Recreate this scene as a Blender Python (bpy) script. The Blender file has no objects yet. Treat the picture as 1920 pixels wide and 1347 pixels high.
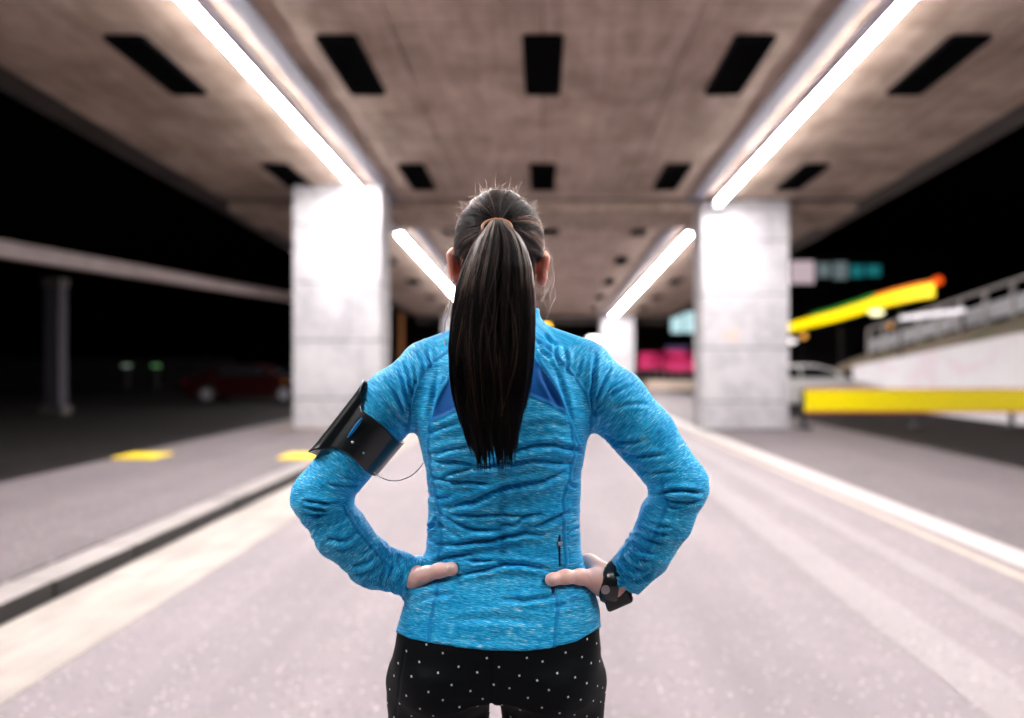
import bpy, bmesh, math, random
import numpy as np
from mathutils import Vector, Matrix
import openvdb

random.seed(7); rng = np.random.default_rng(7)
sc = bpy.context.scene
COL = sc.collection
R = math.radians
F = 1600.0; VX, VY = 1018.0, 680.0; EYE = 1.39

# ------------------------------------------------------------------ camera, world, exposure
cd = bpy.data.cameras.new('camera'); cam = bpy.data.objects.new('camera', cd); COL.objects.link(cam)
cam.location = (0, 0, EYE); cam.rotation_euler = (R(90), 0, 0)
cd.sensor_width = 36; cd.lens = 36 * F / 1920
cd.shift_x = -(VX - 960) / 1920; cd.shift_y = (VY - 673.5) / 1920
cd.clip_start = 0.05; cd.clip_end = 1500
cd.dof.use_dof = True; cd.dof.focus_distance = 1.42; cd.dof.aperture_fstop = 1.6
sc.camera = cam
W = bpy.data.worlds.new('World'); sc.world = W; W.use_nodes = True
wn = W.node_tree.nodes; wl = W.node_tree.links
sky = wn.new('ShaderNodeTexSky'); sky.sky_type = 'NISHITA'; sky.sun_disc = False
sky.sun_elevation = R(-4); sky.sun_rotation = R(200)
wl.new(sky.outputs[0], wn['Background'].inputs[0]); wn['Background'].inputs[1].default_value = 0.02
sc.view_settings.view_transform = 'Standard'; sc.view_settings.look = 'None'
sc.view_settings.gamma = 1; sc.view_settings.use_curve_mapping = False
sc.view_settings.exposure = 0.0
sc.cycles.use_denoising = True
sc.cycles.max_bounces = 6; sc.cycles.sample_clamp_indirect = 8
STRIP_L = 268.0

# ------------------------------------------------------------------ helpers
def P(px, py, d):
    return np.array([(px - VX) / F * d, d, EYE + (VY - py) / F * d])

def tag(o, label=None, cat=None, group=None, kind=None):
    if label: o['label'] = label
    if cat: o['category'] = cat
    if group: o['group'] = group
    if kind: o['kind'] = kind
    return o

def empty(name, loc=(0, 0, 0), rz=0.0, parent=None):
    o = bpy.data.objects.new(name, None); COL.objects.link(o)
    o.location = loc; o.rotation_euler = (0, 0, rz); o.empty_display_size = .1
    if parent: o.parent = parent
    return o

def link(name, me, mat, parent=None, smooth=False):
    o = bpy.data.objects.new(name, me); COL.objects.link(o)
    if mat is not None and not me.materials: me.materials.append(mat)
    if parent is not None: o.parent = parent
    if smooth: me.shade_smooth()
    return o

class MB:
    def __init__(s): s.v = []; s.f = []
    def add(s, vs, fs):
        n = len(s.v); s.v += [tuple(map(float, v)) for v in vs]; s.f += [tuple(i + n for i in f) for f in fs]; return s
    def box(s, x0, x1, y0, y1, z0, z1):
        return s.add([(x0,y0,z0),(x1,y0,z0),(x1,y1,z0),(x0,y1,z0),(x0,y0,z1),(x1,y0,z1),(x1,y1,z1),(x0,y1,z1)],
                     [(0,3,2,1),(4,5,6,7),(0,1,5,4),(1,2,6,5),(2,3,7,6),(3,0,4,7)])
    def hexa(s, b, t):
        return s.add(list(b) + list(t), [(0,3,2,1),(4,5,6,7),(0,1,5,4),(1,2,6,5),(2,3,7,6),(3,0,4,7)])
    def bar(s, a, b, w, h=None):
        a = Vector(a); b = Vector(b); h = h or w; d = (b - a).normalized()
        u = d.cross(Vector((0, 0, 1)));  u = Vector((1, 0, 0)) if u.length < 1e-3 else u.normalized(); v = u.cross(d)
        q = lambda p: [p - u*w/2 - v*h/2, p + u*w/2 - v*h/2, p + u*w/2 + v*h/2, p - u*w/2 + v*h/2]
        A, B = q(a), q(b)
        return s.add(A + B, [(0,1,2,3),(7,6,5,4),(0,4,5,1),(1,5,6,2),(2,6,7,3),(3,7,4,0)])
    def tube(s, pts, r, seg=8, caps=True):
        pts = [Vector(p) for p in pts]; rs = r if hasattr(r, '__len__') else [r] * len(pts)
        n0 = len(s.v); up = None; vs = []
        for i, p in enumerate(pts):
            d = (pts[min(i+1, len(pts)-1)] - pts[max(i-1, 0)]).normalized()
            if up is None:
                up = d.orthogonal().normalized()
            u = (up - d * up.dot(d)).normalized(); up = u; v = d.cross(u)
            for k in range(seg):
                a = 2*math.pi*k/seg; vs.append(p + (u*math.cos(a) + v*math.sin(a))*rs[i])
        fs = [(i*seg+k, i*seg+(k+1)%seg, (i+1)*seg+(k+1)%seg, (i+1)*seg+k) for i in range(len(pts)-1) for k in range(seg)]
        if caps: fs += [tuple(range(seg))[::-1], tuple((len(pts)-1)*seg + k for k in range(seg))]
        return s.add(vs, fs)
    def cyl(s, a, b, r, seg=16): return s.tube([a, b], r, seg)
    def build(s, name, mat, parent=None, smooth=False, bevel=0):
        me = bpy.data.meshes.new(name); me.from_pydata(s.v, [], s.f); me.update()
        bm = bmesh.new(); bm.from_mesh(me); bmesh.ops.recalc_face_normals(bm, faces=bm.faces); bm.to_mesh(me); bm.free()
        o = link(name, me, mat, parent, smooth)
        if bevel:
            m = o.modifiers.new('bevel', 'BEVEL'); m.width = bevel; m.segments = 2; m.limit_method = 'ANGLE'
        return o

# ------------------------------------------------------------------ materials
class NT:
    def __init__(s, name):
        s.m = bpy.data.materials.new(name); s.m.use_nodes = True
        s.n = s.m.node_tree.nodes; s.l = s.m.node_tree.links; s.b = s.n['Principled BSDF']
    def node(s, t, **k):
        x = s.n.new(t)
        for a, b in k.items():
            if a.startswith('i_'): x.inputs[int(a[2:])].default_value = b
            else: setattr(x, a, b)
        return x
    def co(s, scale=(1, 1, 1), attr=None, kind='Object'):
        m = s.node('ShaderNodeMapping'); m.inputs['Scale'].default_value = scale
        if attr: a = s.node('ShaderNodeAttribute', attribute_name=attr); s.l.new(a.outputs['Vector'], m.inputs[0])
        elif kind == 'World': g = s.node('ShaderNodeNewGeometry'); s.l.new(g.outputs['Position'], m.inputs[0])
        else: t = s.node('ShaderNodeTexCoord'); s.l.new(t.outputs[kind], m.inputs[0])
        return m.outputs[0]
    def noise(s, v, scale=5, detail=3, rough=.55, dist=0):
        x = s.node('ShaderNodeTexNoise'); s.l.new(v, x.inputs['Vector'])
        x.inputs['Scale'].default_value = scale; x.inputs['Detail'].default_value = detail
        x.inputs['Roughness'].default_value = rough; x.inputs['Distortion'].default_value = dist
        return x.outputs['Fac']
    def ramp(s, f, stops):
        x = s.node('ShaderNodeValToRGB'); s.l.new(f, x.inputs[0]); e = x.color_ramp.elements
        while len(e) < len(stops): e.new(.5)
        for i, (p, c) in enumerate(stops):
            e[i].position = p; c = (c, c, c) if not hasattr(c, '__len__') else c; e[i].color = (*c, 1)
        return x.outputs[0]
    def mix(s, f, a, b, mode='MIX'):
        x = s.node('ShaderNodeMix', data_type='RGBA', blend_type=mode)
        for idx, v in ((0, f), (6, a), (7, b)):
            if hasattr(v, 'is_output'): s.l.new(v, x.inputs[idx])
            elif idx == 0: x.inputs[0].default_value = v
            else: x.inputs[idx].default_value = (*v, 1)
        return x.outputs[2]
    def math(s, op, a, b=None, c=None):
        x = s.node('ShaderNodeMath', operation=op)
        for i, v in enumerate((a, b, c)):
            if v is None: continue
            if hasattr(v, 'is_output'): s.l.new(v, x.inputs[i])
            else: x.inputs[i].default_value = v
        return x.outputs[0]
    def smooth(s, v, a, b):
        x = s.node('ShaderNodeMapRange', interpolation_type='SMOOTHSTEP'); s.l.new(v, x.inputs[0])
        x.inputs[1].default_value = a; x.inputs[2].default_value = b; return x.outputs[0]
    def bump(s, h, strength=.3, dist=.01):
        x = s.node('ShaderNodeBump'); s.l.new(h, x.inputs['Height']); x.inputs['Strength'].default_value = strength
        x.inputs['Distance'].default_value = dist; s.l.new(x.outputs[0], s.b.inputs['Normal'])
    def col(s, c):
        if hasattr(c, 'is_output'): s.l.new(c, s.b.inputs['Base Color'])
        else: s.b.inputs['Base Color'].default_value = (*c, 1)
    def set(s, **k):
        for a, v in k.items():
            i = s.b.inputs[a.replace('_', ' ')]
            if hasattr(v, 'is_output'): s.l.new(v, i)
            else: i.default_value = v
        return s.m

def plain(name, c, rough=.6, metal=0, var=.15, scale=8, bump=0):
    t = NT(name); v = t.co(kind='World')
    n = t.noise(v, scale, 4)
    t.col(t.mix(n, tuple(x*(1-var) for x in c), tuple(min(1, x*(1+var)) for x in c)))
    if bump: t.bump(t.noise(v, scale*8, 3), bump, .004)
    return t.set(Roughness=rough, Metallic=metal)
def glow(name, c, s):
    t = NT(name); t.col(c); t.b.inputs['Emission Color'].default_value = (*c, 1)
    return t.set(Emission_Strength=s, Roughness=.4)

def asphalt(name, lo, hi, streak=.5, rough=.8):
    t = NT(name); v = t.co(kind='World')
    big = t.noise(t.co((1, .12, 1), kind='World'), 1.6, 4)
    trk = t.noise(t.co((1, .02, 1), kind='World'), 2.6, 3)
    base = t.mix(t.math('ADD', t.math('MULTIPLY', big, 1-streak), t.math('MULTIPLY', trk, streak)), lo, hi)
    base = t.mix(.8, base, t.ramp(t.noise(v, 0.8, 3), [(.3, .82), (.7, 1.0)]), 'MULTIPLY')
    # aggregate: pale and dark stones
    vo = t.node('ShaderNodeTexVoronoi', feature='F1'); t.l.new(v, vo.inputs['Vector']); vo.inputs['Scale'].default_value = 42
    rnd = t.node('ShaderNodeSeparateColor'); t.l.new(vo.outputs['Color'], rnd.inputs[0])
    pale = t.math('MULTIPLY', t.smooth(rnd.outputs[0], .84, .9), t.smooth(vo.outputs['Distance'], .42, .25))
    dark = t.math('MULTIPLY', t.smooth(rnd.outputs[1], .84, .9), t.smooth(vo.outputs['Distance'], .5, .3))
    base = t.mix(t.math('MULTIPLY', pale, .6), base, (.62, .55, .53))
    base = t.mix(t.math('MULTIPLY', dark, .6), base, (.10, .085, .085))
    fine = t.noise(v, 120, 2)
    base = t.mix(.6, base, t.ramp(fine, [(.3, .72), (.65, 1.0)]), 'MULTIPLY')
    stain = t.noise(v, 1.9, 5, .65, 1.5)
    base = t.mix(t.math('MULTIPLY', t.smooth(stain, .6, .7), .25), base, tuple(x*.6 for x in lo))
    t.col(base); t.bump(t.math('ADD', fine, t.math('MULTIPLY', vo.outputs['Distance'], 1.2)), .35, .006)
    return t.set(Roughness=rough)

def concrete(name, lo, hi, rough=.75, marks=True):
    t = NT(name); v = t.co(kind='World')
    n = t.math('ADD', t.math('MULTIPLY', t.noise(v, 1.1, 6, .6, .6), .6), t.math('MULTIPLY', t.noise(t.co((3, .35, 3), kind='World'), 2.2, 4), .4))
    c = t.mix(t.smooth(n, .35, .65), lo, hi)
    if marks:   # board marks of the formwork
        br = t.node('ShaderNodeTexBrick', offset=.5); t.l.new(t.co((1, 1, 1), kind='World'), br.inputs['Vector'])
        br.inputs['Scale'].default_value = 1; br.inputs['Mortar Size'].default_value = .012
        br.inputs['Brick Width'].default_value = .55; br.inputs['Row Height'].default_value = .28
        br.inputs['Color1'].default_value = (.86, .86, .86, 1); br.inputs['Color2'].default_value = (1, 1, 1, 1)
        br.inputs['Mortar'].default_value = (.62, .6, .58, 1); br.inputs['Mortar Smooth'].default_value = .6
        c = t.mix(.75, c, br.outputs[0], 'MULTIPLY')
    c = t.mix(t.math('MULTIPLY', t.smooth(t.noise(t.co((1.2, 1.2, .2), kind='World'), 1.3, 6, .7), .56, .74), .35), c, tuple(x*.5 for x in lo))
    t.col(c); t.bump(t.noise(v, 35, 5), .25, .008)
    return t.set(Roughness=rough)

M = {}
M['lane'] = asphalt('lane_asphalt', (.135, .112, .123), (.32, .270, .29), .65)
M['side'] = asphalt('side_asphalt', (.075, .060, .066), (.19, .156, .165), .7)  # darker than the lane, with the light's falloff put into the colour
M['dark_ground'] = asphalt('dark_asphalt', (.007, .006, .0065), (.014, .011, .012), .5)  # near-black: the shade beyond the lit road is put into the colour
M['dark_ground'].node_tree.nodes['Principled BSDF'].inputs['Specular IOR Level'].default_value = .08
M['gutter'] = concrete('gutter_concrete', (.23, .20, .182), (.36, .315, .285), marks=False)
M['kerb'] = plain('dark_kerb_stone', (.007, .006, .006), .6, var=.4, bump=.3)
M['kerb_top'] = concrete('kerb_concrete', (.20, .175, .17), (.28, .245, .24), marks=False)
M['ceil'] = concrete('soffit_concrete', (.25, .175, .135), (.46, .345, .285))
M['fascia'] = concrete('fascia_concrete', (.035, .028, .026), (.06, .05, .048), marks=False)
M['pier'] = concrete('pier_cladding', (.36, .345, .37), (.52, .50, .52), .6, marks=False)
M['joint'] = plain('joint_black', (.03, .03, .035), .9)
M['vent'] = plain('vent_black', (.002, .002, .0025), .9)
M['vent'].node_tree.nodes['Principled BSDF'].inputs['Specular IOR Level'].default_value = .05
M['tray'] = plain('galvanised_tray', (.42, .40, .45), .45, .5)
M['diff'] = glow('strip_diffuser', (1, .965, .95), STRIP_L)
M['diff_off'] = plain('strip_diffuser_dim', (.5, .52, .58), .3)
M['white_line'] = plain('road_paint_white', (.42, .385, .37), .6, var=.3, scale=14)
M['yellow_paint'] = plain('road_paint_yellow', (.85, .60, .01), .55, var=.08)
M['black'] = plain('black_rubber', (.012, .012, .013), .55)
M['dkmetal'] = plain('dark_metal', (.05, .05, .055), .45, .6)

def zc(y): return 5.35 - .034 * y

# ------------------------------------------------------------------ ground
def sheet(name, x0, x1, y0, y1, z, mat, kind='structure', parent=None):
    o = MB().add([(x0,y0,z),(x1,y0,z),(x1,y1,z),(x0,y1,z)], [(0,1,2,3)]).build(name, mat, parent)
    if kind: o['kind'] = kind
    return o
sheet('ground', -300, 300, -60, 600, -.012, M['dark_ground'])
sheet('road', -2.2, 3.2, -30, 120, 0, M['lane'])
sheet('road_gutter', -2.86, -2.2, -30, 120, .003, M['gutter'])
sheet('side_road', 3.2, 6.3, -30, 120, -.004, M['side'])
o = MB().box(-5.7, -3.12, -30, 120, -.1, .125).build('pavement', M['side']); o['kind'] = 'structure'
# kerb stones, each with its joint
kerb = tag(empty('kerb', (-2.99, 0, 0)), kind='structure')
kme = None
for i in range(34):
    y0 = -5.0 + i
    if kme is None:
        k = MB().box(-.13, .13, 0, .988, -.1, .118).build('kerb_stone', M['kerb'], kerb, bevel=.012); kme = k.data
        k.data.materials.append(M['kerb_top'])
        for p in k.data.polygons:
            if p.normal.z > .9: p.material_index = 1
    else:
        k = bpy.data.objects.new('kerb_stone', kme); COL.objects.link(k); k.parent = kerb
        m = k.modifiers.new('bevel', 'BEVEL'); m.width = .012; m.segments = 2
    k.location = (random.uniform(-.004, .004), y0, random.uniform(-.003, .003))
MB().add([(3.30,2,.003),(3.58,2,.003),(3.20,26,.003),(2.95,26,.003)], [(0,1,2,3)]).build('lane_line', M['white_line'])['kind'] = 'structure'
MB().add([(3.10,2,.003),(3.19,2,.003),(2.84,26,.003),(2.76,26,.003)], [(0,1,2,3)]).build('edge_line', plain('worn_cream_paint', (.36,.30,.24), .7, var=.4, scale=9))['kind'] = 'structure'
M['smear'] = asphalt('repair_asphalt', (.23, .197, .205), (.33, .285, .295))
MB().add([(1.75,2,.003),(2.05,2,.003),(1.95,40,.003),(1.75,40,.003)], [(0,1,2,3)]).build('road_seam', M['smear'])['kind'] = 'structure'
MB().add([(2.45,2,.0035),(2.62,2,.0035),(2.42,40,.0035),(2.3,40,.0035)], [(0,1,2,3)]).build('road_seam', M['smear'])['kind'] = 'structure'
for px, lab in ((265, 'yellow painted block on the dark side pavement, the one nearer the dark kerbside column'),
                (568, 'yellow painted block on the pavement just behind the phone armband elbow')):
    x = (px - VX) / F * 11.4
    o = MB().box(x-.27, x+.27, 11.15, 11.75, .126, .15).build('road_marking_block', M['yellow_paint'], bevel=.01)
    tag(o, lab, 'road stud', 'yellow blocks on the pavement')

# ------------------------------------------------------------------ overpass soffit in panels
ceil = tag(empty('ceiling', (0, 0, 0)), kind='structure')
def slab(x0, x1, y0, y1, t, drop=0.0):
    return MB().hexa([(x0,y0,zc(y0)-drop),(x1,y0,zc(y0)-drop),(x1,y1,zc(y1)-drop),(x0,y1,zc(y1)-drop)],
                     [(x0,y0,zc(y0)-drop+t),(x1,y0,zc(y0)-drop+t),(x1,y1,zc(y1)-drop+t),(x0,y1,zc(y1)-drop+t)])
slab(-6.9, 6.9, -16, 46, .5, -.062).build('deck_slab', M['fascia'], ceil)
slab(-6.6, 6.6, -16, 4.0, .05).build('soffit_panel_mass', M['ceil'], ceil)
nx, py_ = 8, 2.6
for j in range(16):
    y0 = 4.0 + j * py_
    for i in range(nx):
        x0 = -6.6 + i * 1.65
        dz = random.uniform(-.004, .004)
        slab(x0+.007, x0+1.643, y0+.007, y0+py_-.007, .05, dz).build('soffit_panel', M['ceil'], ceil)
for s in (-1, 1):
    x0, x1 = (6.6, 7.15) if s > 0 else (-7.15, -6.6)
    o = slab(x0+.003*s, x1, -16, 46, .5, -.02).build('edge_beam', M['fascia']); o['kind'] = 'structure'  # near-black concrete: the soffit's fade into shade is put into its colour
slab(-6.59, 6.59, 17.9, 19.9, .15, .16).build('cross_beam', M['ceil'])['kind'] = 'structure'
slab(-6.59, 6.59, 17.55, 17.68, .06, .012).build('expansion_joint', M['joint'])['kind'] = 'structure'
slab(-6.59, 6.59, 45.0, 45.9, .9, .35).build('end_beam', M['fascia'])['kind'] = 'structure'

# vents
def make_vent():
    r = empty('ceiling_vent')
    f = MB(); w, l = .20, .88
    for a in ((-w-.03, -w, -l, l), (w, w+.03, -l, l), (-w, w, -l-.03, -l), (-w, w, l, l+.03)): f.box(a[0], a[1], a[2], a[3], -.05, 0)
    f.build('frame', M['vent'], r)
    MB().box(-w, w, -l, l, -.012, -.004).build('backing', M['vent'], r)
    sl = None
    for k in range(8):
        if sl is None:
            q = MB().hexa([(-w, -.008, -.045), (w, -.008, -.045), (w, .004, -.045), (-w, .004, -.045)],
                          [(-w, .02, -.014), (w, .02, -.014), (w, .032, -.014), (-w, .032, -.014)]).build('louvre', M['vent'], r); sl = q.data
        else: q = link('louvre', sl, None, r)
        q.location = (0, -l + .12 + k * .23, 0)
    return r
vproto = make_vent()
rows = [(0, 'centre'), (-2.3, 'inner left'), (2.36, 'inner right'), (-4.65, 'outer left'), (4.75, 'outer right')]
first = True
nth = ['nearest', 'second nearest', 'third', 'fourth', 'fifth', 'sixth', 'seventh']
for x, rn in rows:
    for k, y in enumerate((10.35, 15.7, 20.7, 25.7, 30.6, 35.7, 40.6)):
        if first: o = vproto; first = False
        else:
            o = vproto.copy(); COL.objects.link(o)
            for ch in vproto.children:
                c = ch.copy(); COL.objects.link(c); c.parent = o
        sx = 1.0 if k < 2 else .8
        if x == 0 and k == 2: sx = 1.7
        o.scale = (sx, 1 if k < 2 else .75, 1)
        o.location = (x, y, zc(y) - .008); o.rotation_euler = (-math.atan(.034), 0, 0)
        tag(o, f'black slatted vent in the concrete soffit, {nth[k]} of the {rn} row', 'vent', 'dark vents in the soffit')

# strip lights
def strip(x, y0, y1, label, lit=True):
    r = empty('strip_light', (x, y0, zc(y0)))
    def seg(a0, a1, b0, b1, d0, d1, mat, name):
        q = MB().hexa([(a0,b0,-.034*b0-d1),(a1,b0,-.034*b0-d1),(a1,b1,-.034*b1-d1),(a0,b1,-.034*b1-d1)],
                      [(a0,b0,-.034*b0-d0),(a1,b0,-.034*b0-d0),(a1,b1,-.034*b1-d0),(a0,b1,-.034*b1-d0)])
        return q.build(name, mat, r)
    L = y1 - y0
    seg(-.10, .10, 0, L, .0, .045, M['tray'], 'housing')
    n = max(1, int(L / 3.0)); s = L / n
    seg(-.056, .056, 0, L, .0455, .1295, M['tray'], 'spine')
    for e_ in (.001, L-.03): seg(-.07, .07, e_, e_+.029, .046, .15, M['tray'], 'end_cap')
    for i in range(n):
        seg(-.05, .05, i*s + .006, (i+1)*s - .006, .13, .146, M['diff'] if lit else M['diff_off'], 'diffuser')
    tag(r, label, 'strip light', 'fluorescent strips along the soffit')
for s, x, nm in ((-1, -3.5, 'left'), (1, 3.56, 'right')):
    strip(x, -1.6, 17.2, f'bright white light strip running overhead to the {nm} pier')
    strip(x, 20.4, 43.5 if s > 0 else 43.5, f'bright white light strip beyond the {nm} pier', True)
    o = slab(x-.10, x+.10, 17.25, 20.35, .05, .215).build('strip_cover', M['diff_off'])
    tag(o, f'unlit grey cover joining the two {nm} light strips above the pier', 'light cover', 'unlit covers between the strips')
    xx = x - s*.42
    o = slab(xx-.12, xx+.12, -14, 45, .03, .04).build('cable_tray', plain('cable_tray_lilac', (.12,.11,.14), .6))
    tag(o, f'grey metal cable tray beside the {nm} light strips', 'cable tray', 'cable trays on the soffit')

# piers with cladding panels
def pier(x0, x1, y, z0, label, D=.95):
    H = zc(y) + .02; r = empty('bridge_pier', ((x0+x1)/2, y, z0)); w = (x1-x0)/2
    MB().box(-w+.03, w-.03, .03, D-.03, -.12, H - z0).build('core', M['joint'], r)
    lev = [0, .58, 1.69, 2.80, 3.91, H - z0 - .02]
    for a, b in zip(lev[:-1], lev[1:]):
        for c, dd in ((-w, w*.56), (w*.56, w)):
            MB().box(c+.004, dd-.004, 0, .028, a+.011, b-.011).build('cladding_panel', M['pier'], r, bevel=.004)
        MB().box(-w, -w+.028, .034, D-.034, a+.011, b-.011).build('cladding_panel', M['pier'], r, bevel=.004)
        MB().box(w-.028, w, .034, D-.034, a+.011, b-.011).build('cladding_panel', M['pier'], r, bevel=.004)
        MB().box(-w, w, D-.028, D, a+.011, b-.011).build('cladding_panel', M['pier'], r, bevel=.004)
    tag(r, label, 'bridge pier', 'white clad bridge piers')
    return r
pier(-4.78, -3.10, 16.3, .12, 'white panelled bridge pier standing on the raised pavement on the left')
rp = pier(3.28, 5.08, 17.6, 0, 'large white panelled bridge pier on the right in front of the white car')
MB().box(.0 -.42, -.16, -.012, -.004, 1.86, 2.06).build('notice', plain('faded_notice', (.75, .45, .38), .6), rp)
pier(-5.2, -3.2, 44.0, 0, 'far white bridge pier behind the ponytail')
pier(2.98, 4.72, 44.0, 0, 'far narrow white bridge pier between the runner\'s shoulder and the big right pier', 1.0)
# plinth dirt ring
MB().box(-5.2, -2.9, 15.9, 18.6, .1, .135).build('pier_plinth', plain('brown_plinth', (.20,.15,.12), .8), None)['kind'] = 'structure'

# ------------------------------------------------------------------ left darkness
o = MB().hexa([(-14.6, 22, 4.16), (-14.2, 22, 4.16), (-11.2, 42, 4.26), (-11.6, 42, 4.26)],
              [(-14.6, 22, 4.60), (-14.2, 22, 4.60), (-11.2, 42, 4.60), (-11.6, 42, 4.60)]).build('parapet_beam', concrete('pale_beam', (.62,.50,.49), (.75,.63,.62), marks=False))
o2 = MB().hexa([(-16.4, 10, 4.10), (-16.0, 10, 4.10), (-14.22, 21.98, 4.16), (-14.62, 21.98, 4.16)],
              [(-16.4, 10, 4.60), (-16.0, 10, 4.60), (-14.22, 21.98, 4.60), (-14.62, 21.98, 4.60)]).build('beam_segment', o.data.materials[0], o)
tag(o, 'long pale concrete beam of a neighbouring bridge crossing the darkness on the left', 'bridge beam')
r = empty('bridge_column', (-12.9, 22.4, 0))
MB().box(-.2, .2, 0, .4, .25, 3.4).build('shaft', plain('lilac_concrete', (.03,.024,.036), .8), r, bevel=.02)
MB().box(-.3, .3, -.05, .45, 0, .25).build('base', M['fascia'], r, bevel=.02)
MB().box(-.24, .24, -.04, .44, 3.4, 3.62).build('capital', M['fascia'], r, bevel=.02)
tag(r, 'dim lilac concrete column standing in the dark at far left', 'column')
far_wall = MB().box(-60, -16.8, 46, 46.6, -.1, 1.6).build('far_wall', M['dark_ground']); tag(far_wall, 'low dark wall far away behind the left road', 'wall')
for px, c, lab in ((238, (.75, 1, .8), 'small pale headlamp bulb of a wall lantern in the left darkness'), (293, (.35, 1, .35), 'small green tinted lamp in the left darkness')):
    p = P(px, 686, 40)
    r = empty('wall_lamp', (p[0], p[1], 0))  # a far vehicle's lamp, built here on a post
    MB().cyl((0, .06, 0), (0, .06, p[2]+.1), .05, 8).build('post', M['dkmetal'], r)
    MB().box(-.2, .2, -.08, 0, p[2]-.05, p[2]+.05).build('lens', glow('lamp_%d' % px, c, .2), r, bevel=.03)
    tag(r, lab, 'lamp', 'lamps in the left darkness')

# ------------------------------------------------------------------ cars
def wheel(parent, x, y):
    t = MB().cyl((x, y-.1, .31), (x, y+.1, .31), .31, 24).build('wheel', M['black'], parent, bevel=.03)
    MB().cyl((x, y-.108, .31), (x, y-.101, .31), .19, 18).build('rim', M['tray'], t)
def make_car(paint, loc, rz, label, beacon=None):
    r = empty('parked_car', loc, rz)
    prof = [(-2.1,.3),(-2.12,.62),(-1.95,.86),(-1.55,.93),(-1.05,1.27),(-.6,1.34),(.25,1.33),(.75,1.2),(1.2,.92),(1.85,.80),(2.1,.66),(2.14,.34),(1.9,.22),(-1.9,.22)]
    wd = lambda z: .84 if z < .9 else .84 - (z-.9)*.5
    n = len(prof); vs = [(x, -wd(z), z) for x, z in prof] + [(x, wd(z), z) for x, z in prof]
    fs = [tuple(range(n)), tuple(range(2*n-1, n-1, -1))] + [(i, (i+1) % n, n+(i+1) % n, n+i) for i in range(n)]
    MB().add(vs, fs).build('body', paint, r, bevel=.05)
    g = plain('car_glass', (.012,.015,.018), .08)
    for s in (-1, 1):
        for a in ([(-1.0,.95),(-.88,1.22),(-.25,1.27),(-.25,.95)], [(-.18,.95),(-.18,1.27),(.3,1.26),(.68,1.14),(1.0,.95)]):
            q = MB(); q.add([(x, s*(wd(z)+.008), z) for x, z in a] + [(x, s*(wd(z)-.02), z) for x, z in a],
                  [tuple(range(len(a)))] + [(i, (i+1) % len(a), len(a)+(i+1) % len(a), len(a)+i) for i in range(len(a))]).build('side_window', g, r)
    MB().add([(.80,-.60,1.195),(.80,.60,1.195),(1.20,.74,.945),(1.20,-.74,.945)], [(0,1,2,3)]).build('windscreen', g, r)
    MB().add([(-1.1,-.6,1.25),(-1.1,.6,1.25),(-1.5,.74,.985),(-1.5,-.74,.985)], [(0,1,2,3)]).build('rear_window', g, r)
    for x in (-1.3, 1.35):
        for y in (-.76, .76): wheel(r, x, y)
    for y in (-.6, .6): MB().box(2.02, 2.13, y-.18, y+.18, .60, .72).build('headlight', plain('lens_white', (.8,.8,.8), .2), r, bevel=.02)
    for y in (-.62, .62): MB().box(-2.15, -2.02, y-.16, y+.16, .64, .78).build('tail_light', plain('lens_red', (.4,.01,.01), .2), r, bevel=.02)
    MB().box(.78, .95, -.98, -.86, .93, 1.04).build('wing_mirror', paint, r, bevel=.02)
    MB().box(1.30, 1.42, -.855, -.845, .70, .75).build('indicator', plain('indicator_amber', (.9,.4,.03), .3), r)
    tag(r, label, 'car', 'parked cars'); return r
make_car(NT('paint_white').set(Roughness=.25), (7.6, 25.2, 0), 0, 'white saloon car with dark side windows parked behind the right pier')
bpy.data.materials['paint_white'].node_tree.nodes['Principled BSDF'].inputs['Base Color'].default_value = (.8,.78,.78,1)
t = NT('paint_red'); t.col((.018,.0004,.0008)); t.set(Roughness=.3)
make_car(t.m, (-10.2, 30.0, 0), 0, 'dark red car parked in the dark behind the left pier')

# ------------------------------------------------------------------ right side: light trail boards, wall, bank, railing, light trail band
Y = 18.0
r = empty('road_barrier', (8.3, Y, 0))  # a passing vehicle's light trail, built as solid yellow boards
def bpx(px): return (px - VX)/F*Y - 8.3
M['barrier'] = plain('barrier_yellow', (.96, .78, .0), .35, var=.03)
M['barrier_red'] = plain('barrier_red', (.75, .12, .08), .45)
edges = [bpx(1508), bpx(1720), bpx(1900), bpx(2080)]
for a, b in zip(edges[:-1], edges[1:]):
    MB().box(a+.006, b-.006, -.03, .03, .37, .815).build('barrier_board', M['barrier'], r, bevel=.01)
    MB().box(a+.006, b-.006, -.033, .033, .817, .845).build('edge_rail', M['barrier_red'], r)
    MB().box(a+.006, b-.006, -.033, .033, .335, .367).build('edge_rail', M['barrier_red'], r)
for a in edges: MB().box(a-.04, a+.04, .04, .12, 0, .80).build('post', M['dkmetal'], r)
for a in edges: MB().box(a-.12, a+.12, -.2, .3, 0, .06).build('foot', M['black'], r, bevel=.01)
tag(r, 'long yellow board barrier with thin red edges standing across the road on the right', 'barrier')

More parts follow.
